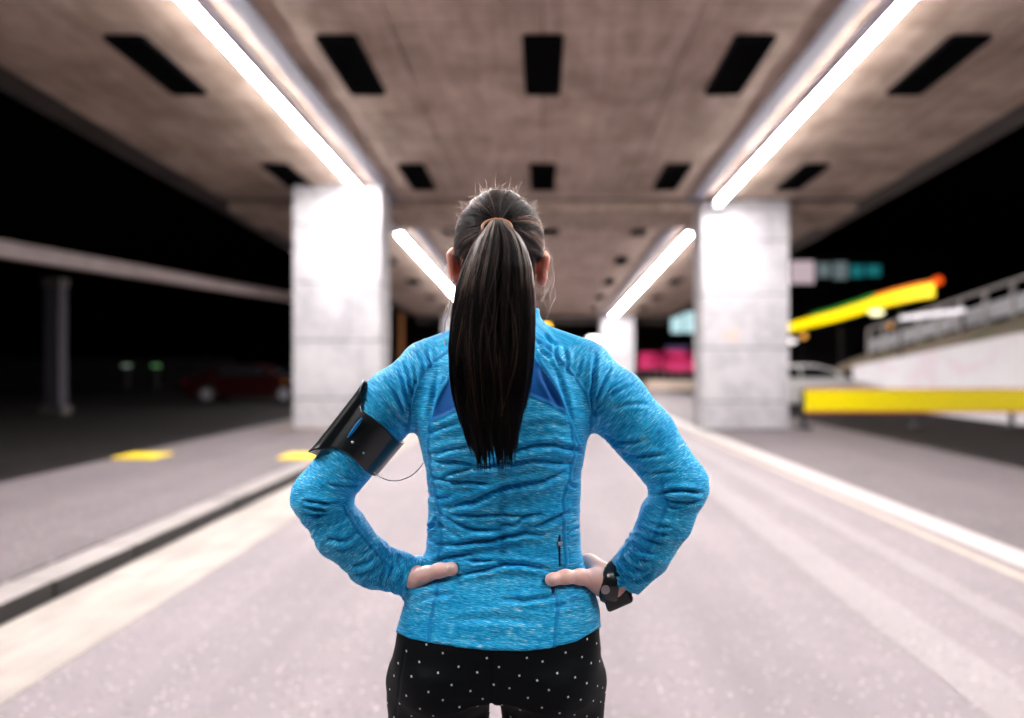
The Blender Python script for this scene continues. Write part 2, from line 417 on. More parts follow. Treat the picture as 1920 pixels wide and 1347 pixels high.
wallm = NT('rendered_wall_graffiti'); v = wallm.co(kind='World')
c = wallm.mix(wallm.noise(v, .9, 5), (.70,.66,.69), (.80,.77,.79))
c = wallm.mix(wallm.math('MULTIPLY', wallm.smooth(wallm.noise(wallm.co((1,.5,1.4), kind='World'), .8, 3, .5, 1.2), .54, .64), .35), c, (.72,.48,.60))
c = wallm.mix(wallm.math('MULTIPLY', wallm.smooth(wallm.noise(wallm.co((1,.7,1), kind='World'), 1.3, 2, .5, 2.5), .60, .66), .18), c, (.45,.42,.52))
wallm.col(c); wallm.set(Roughness=.7)
A = Vector((10.7, 29.5, 0)); B = Vector((10.75, 9, 0))
wt = lambda y: 1.25 + (29.5 - y) * .078
r = empty('retaining_wall', (10.7, 0, 0))
ys = [29.5 - 2.56*i for i in range(9)]
for a, b in zip(ys[:-1], ys[1:]):
    MB().hexa([(0,b+.012,-.05),(.3,b+.012,-.05),(.3,a-.012,-.05),(0,a-.012,-.05)], [(0,b+.012,wt(b)),(.3,b+.012,wt(b)),(.3,a-.012,wt(a)),(0,a-.012,wt(a))]).build('wall_panel', wallm.m, r, bevel=.01)
tag(r, 'white rendered retaining wall with faded pink graffiti rising beside the road on the right', 'wall')
# planted bank above
bankm = NT('dry_bank'); v = bankm.co(kind='World')
c = bankm.mix(bankm.noise(v, 2.2, 6, .65), (.16,.115,.08), (.42,.34,.25))
c = bankm.mix(bankm.math('MULTIPLY', bankm.smooth(bankm.noise(v, 1.1, 5), .52, .6), .5), c, (.10,.15,.07))
bankm.col(c); bankm.bump(bankm.noise(v, 9, 5), .8, .08); bankm.set(Roughness=.95)
nb = 40; vs = []; fs = []
for i in range(nb + 1):
    y = 33 - i * .6
    for k in range(6):
        x = 11.0 + k * .5; z = max(wt(y), 1.0) - .02 + (0, .30, .52, .68, .72, .74)[k] * (1.0 + .02*(33-y)) + random.uniform(-.05, .05)*(k > 0)
        vs.append((x, y, z))
for i in range(nb):
    for k in range(5): a = i*6+k; fs.append((a, a+1, a+7, a+6))
MB().add(vs, fs).build('bank', bankm.m, smooth=True)['kind'] = 'structure'
# railing along the top
r = empty('railing', (12.6, 0, 0))
zt = lambda y: max(wt(y), 1.0) + .68*(1+.02*(33-y))
pp = plain('railing_panel_grey', (.42,.41,.44), .5); pm = plain('railing_post', (.5,.46,.45), .5)
ry = [33 - 1.45*i for i in range(15)]
for i, y in enumerate(ry):
    MB().box(-.05, .05, y-.05, y+.05, zt(y)-.3, zt(y)+1.0).build('post', pm, r)
    if i:
        a, b = ry[i], ry[i-1]
        MB().hexa([(-.015,a+.1,zt(a)+.12),(.015,a+.1,zt(a)+.12),(.015,b-.1,zt(b)+.12),(-.015,b-.1,zt(b)+.12)],
                  [(-.015,a+.1,zt(a)+.60),(.015,a+.1,zt(a)+.60),(.015,b-.1,zt(b)+.60),(-.015,b-.1,zt(b)+.60)]).build('panel', pp, r)
        MB().bar((0, a, zt(a)+.99), (0, b, zt(b)+.99), .07).build('top_rail', pm, r)
tag(r, 'pale post and panel railing climbing along the top of the planted bank', 'railing')

# a vehicle's yellow light trail built as a solid glowing band, curving towards the camera
pts = []
for px, py, d in ((1440,620,46),(1480,614,43),(1520,604,39.5),(1560,594,36.5),(1600,582,33.8),(1640,569,31.5),(1680,558,29.5),(1720,549,28),(1752,544,27)):
    pts.append(P(px, py, d))
zz = 3.35
r = empty('lit_canopy', (pts[4][0], pts[4][1], 0)); o0 = Vector(pts[4]) ; o0.z = 0
yel = glow('canopy_band_yellow', (1, .72, .0), 1.35); grn = glow('canopy_green', (.02,.28,.03), .5); orr = glow('canopy_orange', (1,.25,.02), 1.0)
for i in range(len(pts)-1):
    a = Vector(pts[i]) - o0; b = Vector(pts[i+1]) - o0
    h = .21
    off = Vector((.25, .5, 0))
    q = MB().hexa([a - Vector((0,0,h)), b - Vector((0,0,h)), b - Vector((0,0,h)) + off*.2, a - Vector((0,0,h)) + off*.2],
                  [a + Vector((0,0,h)), b + Vector((0,0,h)), b + Vector((0,0,h)) + off*.2, a + Vector((0,0,h)) + off*.2])
    q.build('fascia_panel', yel, r)
    if 1 < i < 5:
        MB().hexa([a + Vector((0,0,h+.01)), b + Vector((0,0,h+.01)), b + Vector((0,0,h+.01)) + off*.2, a + Vector((0,0,h+.01)) + off*.2],
                  [a + Vector((0,0,h+.16)), b + Vector((0,0,h+.16)), b + Vector((0,0,h+.16)) + off*.2, a + Vector((0,0,h+.16)) + off*.2]).build('green_strip', grn, r)
    if i >= 5:
        MB().hexa([a + Vector((0,0,h+.01)), b + Vector((0,0,h+.01)), b + Vector((0,0,h+.01)) + off*.2, a + Vector((0,0,h+.01)) + off*.2],
                  [a + Vector((0,0,h+.1)), b + Vector((0,0,h+.1)), b + Vector((0,0,h+.1)) + off*.2, a + Vector((0,0,h+.1)) + off*.2]).build('orange_strip', orr, r)
    a2 = a + off*.22; b2 = b + off*.22
    MB().hexa([a2 - Vector((0,0,h*.6)), b2 - Vector((0,0,h*.6)), b2 - Vector((0,0,h*.6)) + off*7, a2 - Vector((0,0,h*.6)) + off*7],
              [a2 + Vector((0,0,h*.8)), b2 + Vector((0,0,h*.8)), b2 + Vector((0,0,h*.8)) + off*7, a2 + Vector((0,0,h*.8)) + off*7]).build('roof_slab', M['dkmetal'], r)
e = Vector(pts[-1]) - o0
MB().cyl(e + Vector((.05,-.05,.28)), e + Vector((.05,-.2,.28)), .13, 16).build('end_lamp', glow('end_lamp_red', (1,.10,.01), 1.2), r)
for i in (0, 3, 6): 
    a = Vector(pts[i]) - o0 + Vector((1.2, 2.2, 0)); MB().bar((a.x, a.y, 0), (a.x, a.y, a.z-.2), .2).build('column', M['dkmetal'], r)
tag(r, 'curved canopy with a glowing yellow fascia band, green and orange edges, at the right', 'canopy')

def post_lamp(px, py, d, c, s, rad, lab, grp, name='street_lamp', wide=1.0):
    p = P(px, py, d); r = empty(name, (p[0], p[1]+.1, 0))
    MB().tube([(0,.1,0),(0,.1,p[2]-rad)], [.06,.035], 8).build('post', M['dkmetal'], r)
    bm = bmesh.new(); bmesh.ops.create_uvsphere(bm, u_segments=16, v_segments=10, radius=rad)
    for v_ in bm.verts: v_.co.x *= wide; v_.co.z += p[2]
    me = bpy.data.meshes.new('globe'); bm.to_mesh(me); bm.free(); link('globe', me, glow('lamp_glow_%d_%d' % (px, py), c, s), r, True)
    tag(r, lab, 'lamp', grp); return r
post_lamp(1508, 630, 52, (1,.45,.08), 1.6, .17, 'amber globe lamp close to the right edge of the big right pier', 'lamps near the canopy')
post_lamp(1670, 610, 38, (1,.42,.07), .9, .13, 'dim amber globe lamp under the yellow canopy band', 'lamps near the canopy')
post_lamp(1645, 586, 33, (1,.95,.55), 2.6, .10, 'pale yellow elongated lamp just below the yellow canopy band', 'lamps near the canopy', wide=3.0)
post_lamp(1484, 640, 50, (1,.9,.9), 2.0, .14, 'white lamp half hidden by the big right pier', 'lamps near the canopy', wide=2.5)
post_lamp(1708, 506, 60, (.05,.5,.5), .8, .28, 'teal lamp high in the dark sky on the right', 'lamps near the canopy')
post_lamp(1112, 637, 40, (1,.93,.9), 6, .13, 'bright white lamp beside the far narrow pier', 'lamps under the bridge', wide=2.2)
post_lamp(1019, 608, 47, (1,.5,.02), 7, .38, 'orange lamp glowing next to the runner\'s neck', 'lamps under the bridge')
# fluorescent fitting on the bank
p0 = P(1690, 597, 26.5); p1 = P(1808, 582, 24.2)
o = MB().bar(p0, p1, .09, .12).build('tube_light', glow('tube_light', (.9,.85,.9), .9)); 
r = empty('bank_light', (p0[0], p0[1], 0)); o.parent = r; o.location = (-p0[0], -p0[1], 0)
for p in (p0, p1): MB().bar((p[0]-p0[0], p[1]-p0[1]+.08, 1.2), (p[0]-p0[0], p[1]-p0[1]+.08, p[2]), .06).build('post', M['dkmetal'], r)
tag(r, 'long pale tube light on two posts above the railing', 'light')

# buildings
def building(name, x0, x1, y0, y1, H, mat, label, wins=()):
    r = empty(name, (x0, y0, 0))
    MB().box(0, x1-x0, 0, y1-y0, -.1, H).build('wall', mat, r)
    MB().box(-.2, x1-x0+.2, -.2, y1-y0+.2, H+.002, H+.3).build('roof', M['fascia'], r)
    for (a, b, c0, c1, m, nm) in wins:
        f = MB().box(a-.08, b+.08, -.05, -.004, c0-.08, c1+.08).build(nm, M['dkmetal'], r)
        MB().box(a, b, -.07, -.054, c0, c1).build('pane' if 'window' in nm else 'face', m, f)
    tag(r, label, 'building'); return r
dk = plain('dark_facade', (.035,.028,.03), .9)
mag = NT('red_shop_sign'); v = mag.co(kind='World')
cc = mag.mix(mag.smooth(mag.noise(v, .9, 3), .42, .58), (.35,.01,.06), (.95,.06,.22)); mag.col(cc)
mag.l.new(cc, mag.b.inputs['Emission Color']); mag.set(Emission_Strength=.75)
cy = glow('cyan_window', (.62,.93,.98), .95); lil = glow('violet_window', (.22,.18,.42), .35)
def bw(px, d=62): return (px - VX)/F*d
X0 = bw(1150)
zf = lambda py: 1.39 + (VY - py)/F*62
building('shop_building', X0, bw(1480), 62, 74, 9.5, dk, 'dark building far behind with a red lit shop sign and a pale cyan window',
    [(bw(1197)-X0, bw(1240)-X0, zf(692), zf(662), mag.m, 'shop_sign'), (bw(1243)-X0, bw(1290)-X0, zf(697), zf(658), mag.m, 'shop_sign'),
     (bw(1292)-X0, bw(1330)-X0, zf(697), zf(658), mag.m, 'shop_sign'), (bw(1258)-X0, bw(1280)-X0, zf(624), zf(590), cy, 'window'), (bw(1283)-X0, bw(1310)-X0, zf(624), zf(586), cy, 'window'),
     (bw(1248)-X0, bw(1290)-X0, zf(656), zf(650), lil, 'window')])
for k, px in enumerate((1207, 1224, 1238, 1252, 1268, 1284)):
    o = MB().box((px-VX)/F*50-.08, (px-VX)/F*50+.08, 50, 50.16, 0, .95 + .12*(k % 2)).build('bollard', plain('bollard_grey', (.4,.36,.38), .6), bevel=.02)
    tag(o, 'slim grey bollard in front of the red shop sign, %s from the left' % ['first', 'second', 'third', 'fourth', 'fifth', 'sixth'][k], 'bollard', 'bollards before the shop')
o = MB().box(5.4, 10.5, 44, 49.5, -.05, .42).build('low_wall', concrete('warm_low_wall', (.62,.47,.38), (.72,.58,.48), marks=False), bevel=.03)
tag(o, 'low warm lit kerb wall in front of the red shop sign', 'wall')
X1 = bw(1476, 58)
teal = glow('teal_window', (.02,.26,.28), .55); pinkw = glow('pale_lit_window', (.72,.56,.62), .75); greyw = glow('grey_lit_window', (.25,.32,.34), .5)
z2 = lambda py: 1.39 + (VY - py)/F*58
building('apartment_building', X1, bw(1780, 58), 58, 70, z2(488), dk, 'dark apartment block at the right with pale and teal lit windows under its roof',
    [(.2, bw(1526,58)-X1, z2(532), z2(490), pinkw, 'window'), (bw(1532,58)-X1, bw(1556,58)-X1, z2(520), z2(494), greyw, 'window'),
     (bw(1562,58)-X1, bw(1588,58)-X1, z2(524), z2(492), greyw, 'window'), (bw(1594,58)-X1, bw(1618,58)-X1, z2(520), z2(498), teal, 'window'), (bw(1624,58)-X1, bw(1650,58)-X1, z2(518), z2(498), teal, 'window')])
building('station_building', -14, 3.0, 64, 72, 5.2, dk, 'dark low building closing the underpass behind the runner',
    [(3, 5, .3, 2.4, plain('brown_door', (.10,.05,.03), .6), 'door'), (10.5, 13.5, .3, 2.6, plain('brown_shutter', (.10,.06,.04), .6), 'door')])
o = MB().box(-8.4, -8.2, 50, 50.2, 0, 4.3).build('lamp_post', glow('orange_lit_post', (.5,.2,.08), .35));  # orange light on the post is put in as its own glow
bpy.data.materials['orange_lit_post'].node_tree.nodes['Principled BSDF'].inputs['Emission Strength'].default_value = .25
tag(o, 'thin orange tinted post beside the left pier', 'post')

# =================================================================== THE RUNNER
D0 = 1.47; S = F / D0
def zp(py): return EYE + (VY - py) / S
def xp(px): return (px - VX) / S
# torso table: py, pxL, pxR, cy, b
T = np.array([
 (620, 905,1000,1.495,.045),(640, 880,1035,1.490,.058),(655, 820,1085,1.486,.070),(680, 785,1115,1.482,.086),(720, 770,1122,1.478,.098),
 (780, 775,1112,1.474,.108),(830, 788,1100,1.474,.107),(880, 800,1091,1.476,.100),(930, 804,1088,1.480,.094),(980, 802,1087,1.484,.089),
 (1030,799,1089,1.484,.090),(1060,792,1095,1.482,.094),(1100,770,1112,1.478,.103),(1140,755,1124,1.474,.111),(1180,744,1127,1.470,.118),
 (1230,735,1130,1.468,.120),(1290,729,1131,1.470,.112),(1350,770,1100,1.472,.095)], float)
Tz = (EYE + (VY - T[:,0]) / S)[::-1]; Tcx = xp((T[:,1]+T[:,2])/2)[::-1]; Ta = ((T[:,2]-T[:,1])/2/S)[::-1]; Tcy = T[::-1,3]; Tb = T[::-1,4]
NEXP = 2.35
def torso_d(X, Y, Z, off=0.0, z0=-9, z1=9):
    Z1 = np.asarray(Z); cx = np.interp(Z1, Tz, Tcx); a = np.interp(Z1, Tz, Ta) + off; cy = np.interp(Z1, Tz, Tcy); b = np.interp(Z1, Tz, Tb) + off
    dx = X - cx; dy = Y - cy
    q = (np.abs(dx/a)**NEXP + np.abs(dy/b)**NEXP)**(1/NEXP) + 1e-6
    r = np.sqrt(dx*dx + dy*dy); d = r * (1 - 1/q); d = np.where(r < .02, -.05, d)
    return np.maximum(d, np.maximum(z0 - Z1, Z1 - z1))
def surf(px, py, off=0.0):
    for d in np.arange(1.25, 1.62, .001):
        p = P(px, py, d)
        if torso_d(p[0], p[1], p[2]) < off: return d
    return 1.5
def cap_d(X, Y, Z, a, b, ra, rb):
    ab = b - a; L = (ab*ab).sum(); x = X-a[0]; y = Y-a[1]; z = Z-a[2]
    h = np.clip((x*ab[0] + y*ab[1] + z*ab[2])/L, 0, 1)
    return np.sqrt((x-h*ab[0])**2 + (y-h*ab[1])**2 + (z-h*ab[2])**2) - (ra + h*(rb-ra))
def ell_d(X, Y, Z, c, r):
    x = (X-c[0])/r[0]; y = (Y-c[1])/r[1]; z = (Z-c[2])/r[2]
    q = np.sqrt(x*x+y*y+z*z) + 1e-6; q2 = np.sqrt((x/r[0])**2 + (y/r[1])**2 + (z/r[2])**2) + 1e-6
    return q*(q-1)/q2
class Field:
    def __init__(s, lo, hi, h):
        s.lo = np.array(lo, float); s.h = h; n = np.ceil((np.array(hi)-s.lo)/h).astype(int)+1
        s.x = (s.lo[0] + np.arange(n[0])*h).astype(np.float32); s.y = (s.lo[1] + np.arange(n[1])*h).astype(np.float32); s.z = (s.lo[2] + np.arange(n[2])*h).astype(np.float32)
        s.a = np.full(n, .06, np.float32)
    def region(s, lo, hi):
        i0 = np.maximum(((np.array(lo)-s.lo)/s.h).astype(int), 0); i1 = np.minimum(((np.array(hi)-s.lo)/s.h).astype(int)+2, s.a.shape)
        sl = tuple(slice(a, b) for a, b in zip(i0, i1))
        return sl, s.x[sl[0]][:,None,None], s.y[sl[1]][None,:,None], s.z[sl[2]][None,None,:]
    def add(s, fn, lo, hi, k=.01, pad=.05):
        sl, X, Y, Z = s.region(np.array(lo)-pad, np.array(hi)+pad); d = fn(X, Y, Z).astype(np.float32)
        d = np.broadcast_to(d, s.a[sl].shape); A = s.a[sl]
        h = np.maximum(k - np.abs(A-d), 0)/k if k > 0 else 0
        s.a[sl] = np.minimum(A, d) - h*h*k*.25
    def cap(s, a, b, ra, rb, k=.01, cut=None):
        a = np.array(a); b = np.array(b); r = max(ra, rb)
        s.add(lambda X,Y,Z: cap_d(X,Y,Z,a,b,ra,rb), np.minimum(a,b)-r, np.maximum(a,b)+r, k)
    def chain(s, pts, rs, k=.01):
        for i in range(len(pts)-1): s.cap(pts[i], pts[i+1], rs[i], rs[i+1], k)
    def ell(s, c, r, k=.01):
        c = np.array(c); s.add(lambda X,Y,Z: ell_d(X,Y,Z,c,r), c-np.array(r), c+np.array(r), k)
    def carve(s, fn, lo, hi, k=.005):
        sl, X, Y, Z = s.region(np.array(lo)-.02, np.array(hi)+.02); d = -np.broadcast_to(fn(X,Y,Z), s.a[sl].shape); A = s.a[sl]
        h = np.maximum(k - np.abs(A-d), 0)/k; s.a[sl] = np.maximum(A, d) + h*h*k*.25
    def mesh(s):
        g = openvdb.FloatGrid(.06); g.copyFromArray(np.clip(s.a, -.06, .06), tolerance=1e-7)
        v, tri, q = g.convertToPolygons(isovalue=0.0, adaptivity=0.0)
        v = np.array(v, np.float64)*s.h + s.lo; q = np.array(q, np.int64)
        if (vnormals(v, q)*(v-v.mean(0))).sum() < 0: q = q[:, ::-1].copy()
        return v, q
def vnormals(v, q):
    n = np.cross(v[q[:,2]]-v[q[:,0]], v[q[:,3]]-v[q[:,1]]); N = np.zeros_like(v)
    for k in range(4): np.add.at(N, q[:,k], n)
    return N/(np.linalg.norm(N, axis=1, keepdims=True)+1e-12)
def nmesh(name, v, q, mat, parent, attrs=None):
    me = bpy.data.meshes.new(name); me.vertices.add(len(v)); me.vertices.foreach_set('co', v.astype(np.float32).ravel())
    me.loops.add(q.size); me.loops.foreach_set('vertex_index', q.astype(np.int32).ravel())
    me.polygons.add(len(q)); me.polygons.foreach_set('loop_start', (np.arange(len(q))*4).astype(np.int32))
    me.update(calc_edges=True); me.validate()
    for k, a in (attrs or {}).items():
        if a.ndim == 2: at = me.attributes.new(k, 'FLOAT_VECTOR', 'POINT'); at.data.foreach_set('vector', a.astype(np.float32).ravel())
        else: at = me.attributes.new(k, 'FLOAT', 'POINT'); at.data.foreach_set('value', a.astype(np.float32))
    return link(name, me, mat, parent, True)
def noise2(u, v, seed=0):
    tb = np.random.default_rng(seed).random((256, 256)); iu = np.floor(u).astype(int); iv = np.floor(v).astype(int); fu = u-iu; fv = v-iv
    fu = fu*fu*(3-2*fu); fv = fv*fv*(3-2*fv); g = lambda i, j: tb[i & 255, j & 255]
    return (g(iu,iv)*(1-fu)+g(iu+1,iv)*fu)*(1-fv) + (g(iu,iv+1)*(1-fu)+g(iu+1,iv+1)*fu)*fv
def poly_sd(px, py, pl):
    """signed distance (positive above) and parameter along an open polyline in picture-plane pixels at the runner"""
    pl = np.array(pl, float); seg = np.diff(pl, axis=0); L = np.hypot(seg[:,0], seg[:,1]); cum = np.r_[0, np.cumsum(L)]
    best = np.full(px.shape, 1e9); sg = np.ones(px.shape); tt = np.zeros(px.shape)
    for i in range(len(seg)):
        x = px-pl[i,0]; y = py-pl[i,1]; h = np.clip((x*seg[i,0]+y*seg[i,1])/L[i]**2, 0, 1)
        dx = x-h*seg[i,0]; dy = y-h*seg[i,1]; d = np.hypot(dx, dy); m = d < best
        best = np.where(m, d, best); c = (seg[i,0]*y - seg[i,1]*x); sg = np.where(m, -np.sign(c), sg); tt = np.where(m, (cum[i]+h*L[i])/cum[-1], tt)
    return best, sg, tt

# joints
ARM_R = [P(1096,716,1.480), P(1152,755,1.470), P(1207,815,1.462), P(1276,910,1.445), P(1248,975,1.445), P(1215,1035,1.452), P(1172,1082,1.465)]
RR    = [.060, .057, .0525, .0455, .0425, .0385, .0345]
ARM_L = [P(798,718,1.480), P(742,752,1.472), P(690,815,1.462), P(600,932,1.440), P(640,1000,1.442), P(695,1055,1.450), P(772,1082,1.462)]
RL    = [.060, .055, .0495, .0455, .0425, .0370, .0320]

runner = empty('person', (xp(940), 1.47, 0))
tag(runner, 'woman runner seen from behind, hands on hips, blue jacket, dotted black leggings, long dark ponytail', 'person')
def rel(o):   # meshes are written in world coordinates
    o.location = (-runner.location.x, -runner.location.y, 0); return o

# ---- jacket
J = Field((-.50, 1.33, .85), (.36, 1.66, 1.52), .0028)
zt0 = zp(1235)
J.add(lambda X,Y,Z: torso_d(X,Y,Z, 0, zt0, zp(628)), (-.30,1.33,.85), (.14,1.62,1.44), .0, 0)
J.cap(P(925,640,1.50), P(812,690,1.485), .045, .052, .03); J.cap(P(965,640,1.50), P(1085,690,1.485), .045, .052, .03)
def sleeve(pts, rs):
    dmin = np.minimum
    def fn(X, Y, Z):
        d = None; w = pts[-1]; ax = (pts[-1]-pts[-2]); ax = ax/np.linalg.norm(ax)
        for i in range(len(pts)-1):
            e = cap_d(X,Y,Z, pts[i], pts[i+1], rs[i], rs[i+1])
            if d is None: d = e
            else: h = np.maximum(.012-np.abs(d-e),0)/.012; d = dmin(d,e)-h*h*.003
        cut = (X-w[0])*ax[0] + (Y-w[1])*ax[1] + (Z-w[2])*ax[2] - .004
        near = cap_d(X,Y,Z, pts[-1]-ax*.03, pts[-1]+ax*.04, .05, .05)
        return np.where(near < 0, np.maximum(d, cut), d)
    return fn
for pts, rs in ((ARM_R, RR), (ARM_L, RL)):
    A_ = np.array(pts); J.add(sleeve(pts, rs), A_.min(0)-.065, A_.max(0)+.065, .022, .02)
# hem cut: higher at the sides, dipping in the middle of the back
HEMP = [(745,1186),(770,1198),(810,1206),(860,1214),(920,1220),(980,1221),(1030,1216),(1080,1203),(1126,1176)]
hx = np.array([xp(p[0]) for p in HEMP]); hz = np.array([zp(p[1]) for p in HEMP])
hem_c = xp(938); 
def hemz(X, Y):
    hp = np.array(HEMP, float); zb = EYE + (VY - np.interp(VX + F*X/Y, hp[:,0], hp[:,1]))/F*Y; zf = zp(1178)
    w = np.clip((Y-1.50)/.08, 0, 1); return zb*(1-w) + zf*w
sl, X_, Y_, Z_ = J.region((-.5,1.3,.84), (.4,1.7,1.0)); J.a[sl] = np.maximum(J.a[sl], hemz(X_+0*Y_, Y_+0*X_) - Z_)
# collar
nc = P(942,600,1.50)
def collar(X, Y, Z):
    t = np.clip((Z - 1.425)/(1.478-1.425), 0, 1); rx = .088 - .030*t + .004*np.sin(t*6); ry = .075 - .018*t
    dx = X - nc[0] - .004*t; dy = Y - 1.497; q = np.sqrt((dx/rx)**2+(dy/ry)**2)+1e-6; r = np.sqrt(dx*dx+dy*dy)
    return np.maximum(np.abs(r*(1-1/q)) - .0045, np.maximum(1.40 - Z, Z - 1.480 - .10*(dx-.02)))
J.add(collar, (-.20,1.36,1.38), (.05,1.60,1.50), .012, .0)
# thumbs press into the cloth
TH_R = [(1114,1086,.0150),(1088,1082,.0120),(1060,1082,.0108),(1035,1087,.0094)]
TH_L = [(778,1088,.0150),(800,1077,.0122),(824,1070,.0110),(846,1067,.0094)]
def thumb_pts(L, lift=.6): return [P(a, b, surf(a, b) - r*lift if surf(a, b) < 1.48 else 1.44) for a, b, r in L], [r for *_, r in L]
for L in (TH_R, TH_L):
    pts, rs = thumb_pts(L)
    for i in range(3):
        a, b = pts[i], pts[i+1]
        J.carve(lambda X,Y,Z: cap_d(X,Y,Z,a,b,rs[i]+.0015,rs[i+1]+.0015), np.minimum(a,b)-.02, np.maximum(a,b)+.02, .012)
v, q = J.mesh(); N = vnormals(v, q)
px = VX + F*v[:,0]/v[:,1]; py = VY - F*(v[:,2]-EYE)/v[:,1]
face = np.clip(-N[:,1]*1.6 + .25, 0, 1)
# arm parameters
def arm_param(v, pts, rs):
    D_, T_, U_ = [], [], []; cum = 0
    for i in range(len(pts)-1):
        a, b = pts[i], pts[i+1]; ab = b-a; L = np.linalg.norm(ab); ax = ab/L; w = v-a; h = np.clip(w@ax, 0, L)
        r = w - h[:,None]*ax; d = np.linalg.norm(r, axis=1) - (rs[i]+(rs[i+1]-rs[i])*h/L)
        n1 = np.cross(ax, [0,-1,0]); n1 /= np.linalg.norm(n1); n2 = np.cross(n1, ax)
        rp = w - (w@ax)[:,None]*ax; ang = np.arctan2(rp@n1, -(rp@n2))
        D_.append(d); T_.append(cum + np.clip(w@ax, -.05, L+.05)); U_.append(ang*.045); cum += L
    D_ = np.array(D_); dm = D_.min(0); wt_ = np.exp(-(D_-dm)/.008); wt_ /= wt_.sum(0)
    return dm, (np.array(T_)*wt_).sum(0), (np.array(U_)*wt_).sum(0)
dR, tR, uR = arm_param(v, ARM_R, RR); dL, tL, uL = arm_param(v, ARM_L, RL); dT = torso_d(v[:,0], v[:,1], v[:,2])
RAG_R = [(1003,632),(1028,652),(1050,675),(1078,705),(1100,738),(1109,780),(1110,800)]
RAG_L = [(842,655),(812,678),(790,702),(778,740),(770,780),(764,812)]
isR = (dR < dT + .004); isL = (dL < dT + .004)
bR, sR, _ = poly_sd(px, py, RAG_R); bL, sL, _ = poly_sd(px, py, RAG_L)
onback = N[:,1] < .3
upper = py < 805
isR = np.where(upper & onback & (px > 990), (sR > 0), isR & (px > 1050)); isL = np.where(upper & onback & (px < 850), (sL < 0), isL & (px < 830))
isR = isR.astype(bool); isL = isL.astype(bool)
fab = np.stack([v[:,0]*1.0, v[:,2] + .02*np.sin(v[:,0]*9), v[:,1]*0], 1)
fab = np.where(isR[:,None], np.stack([uR, tR+3, 0*tR], 1), fab); fab = np.where(isL[:,None], np.stack([uL, tL+6, 0*tL], 1), fab)
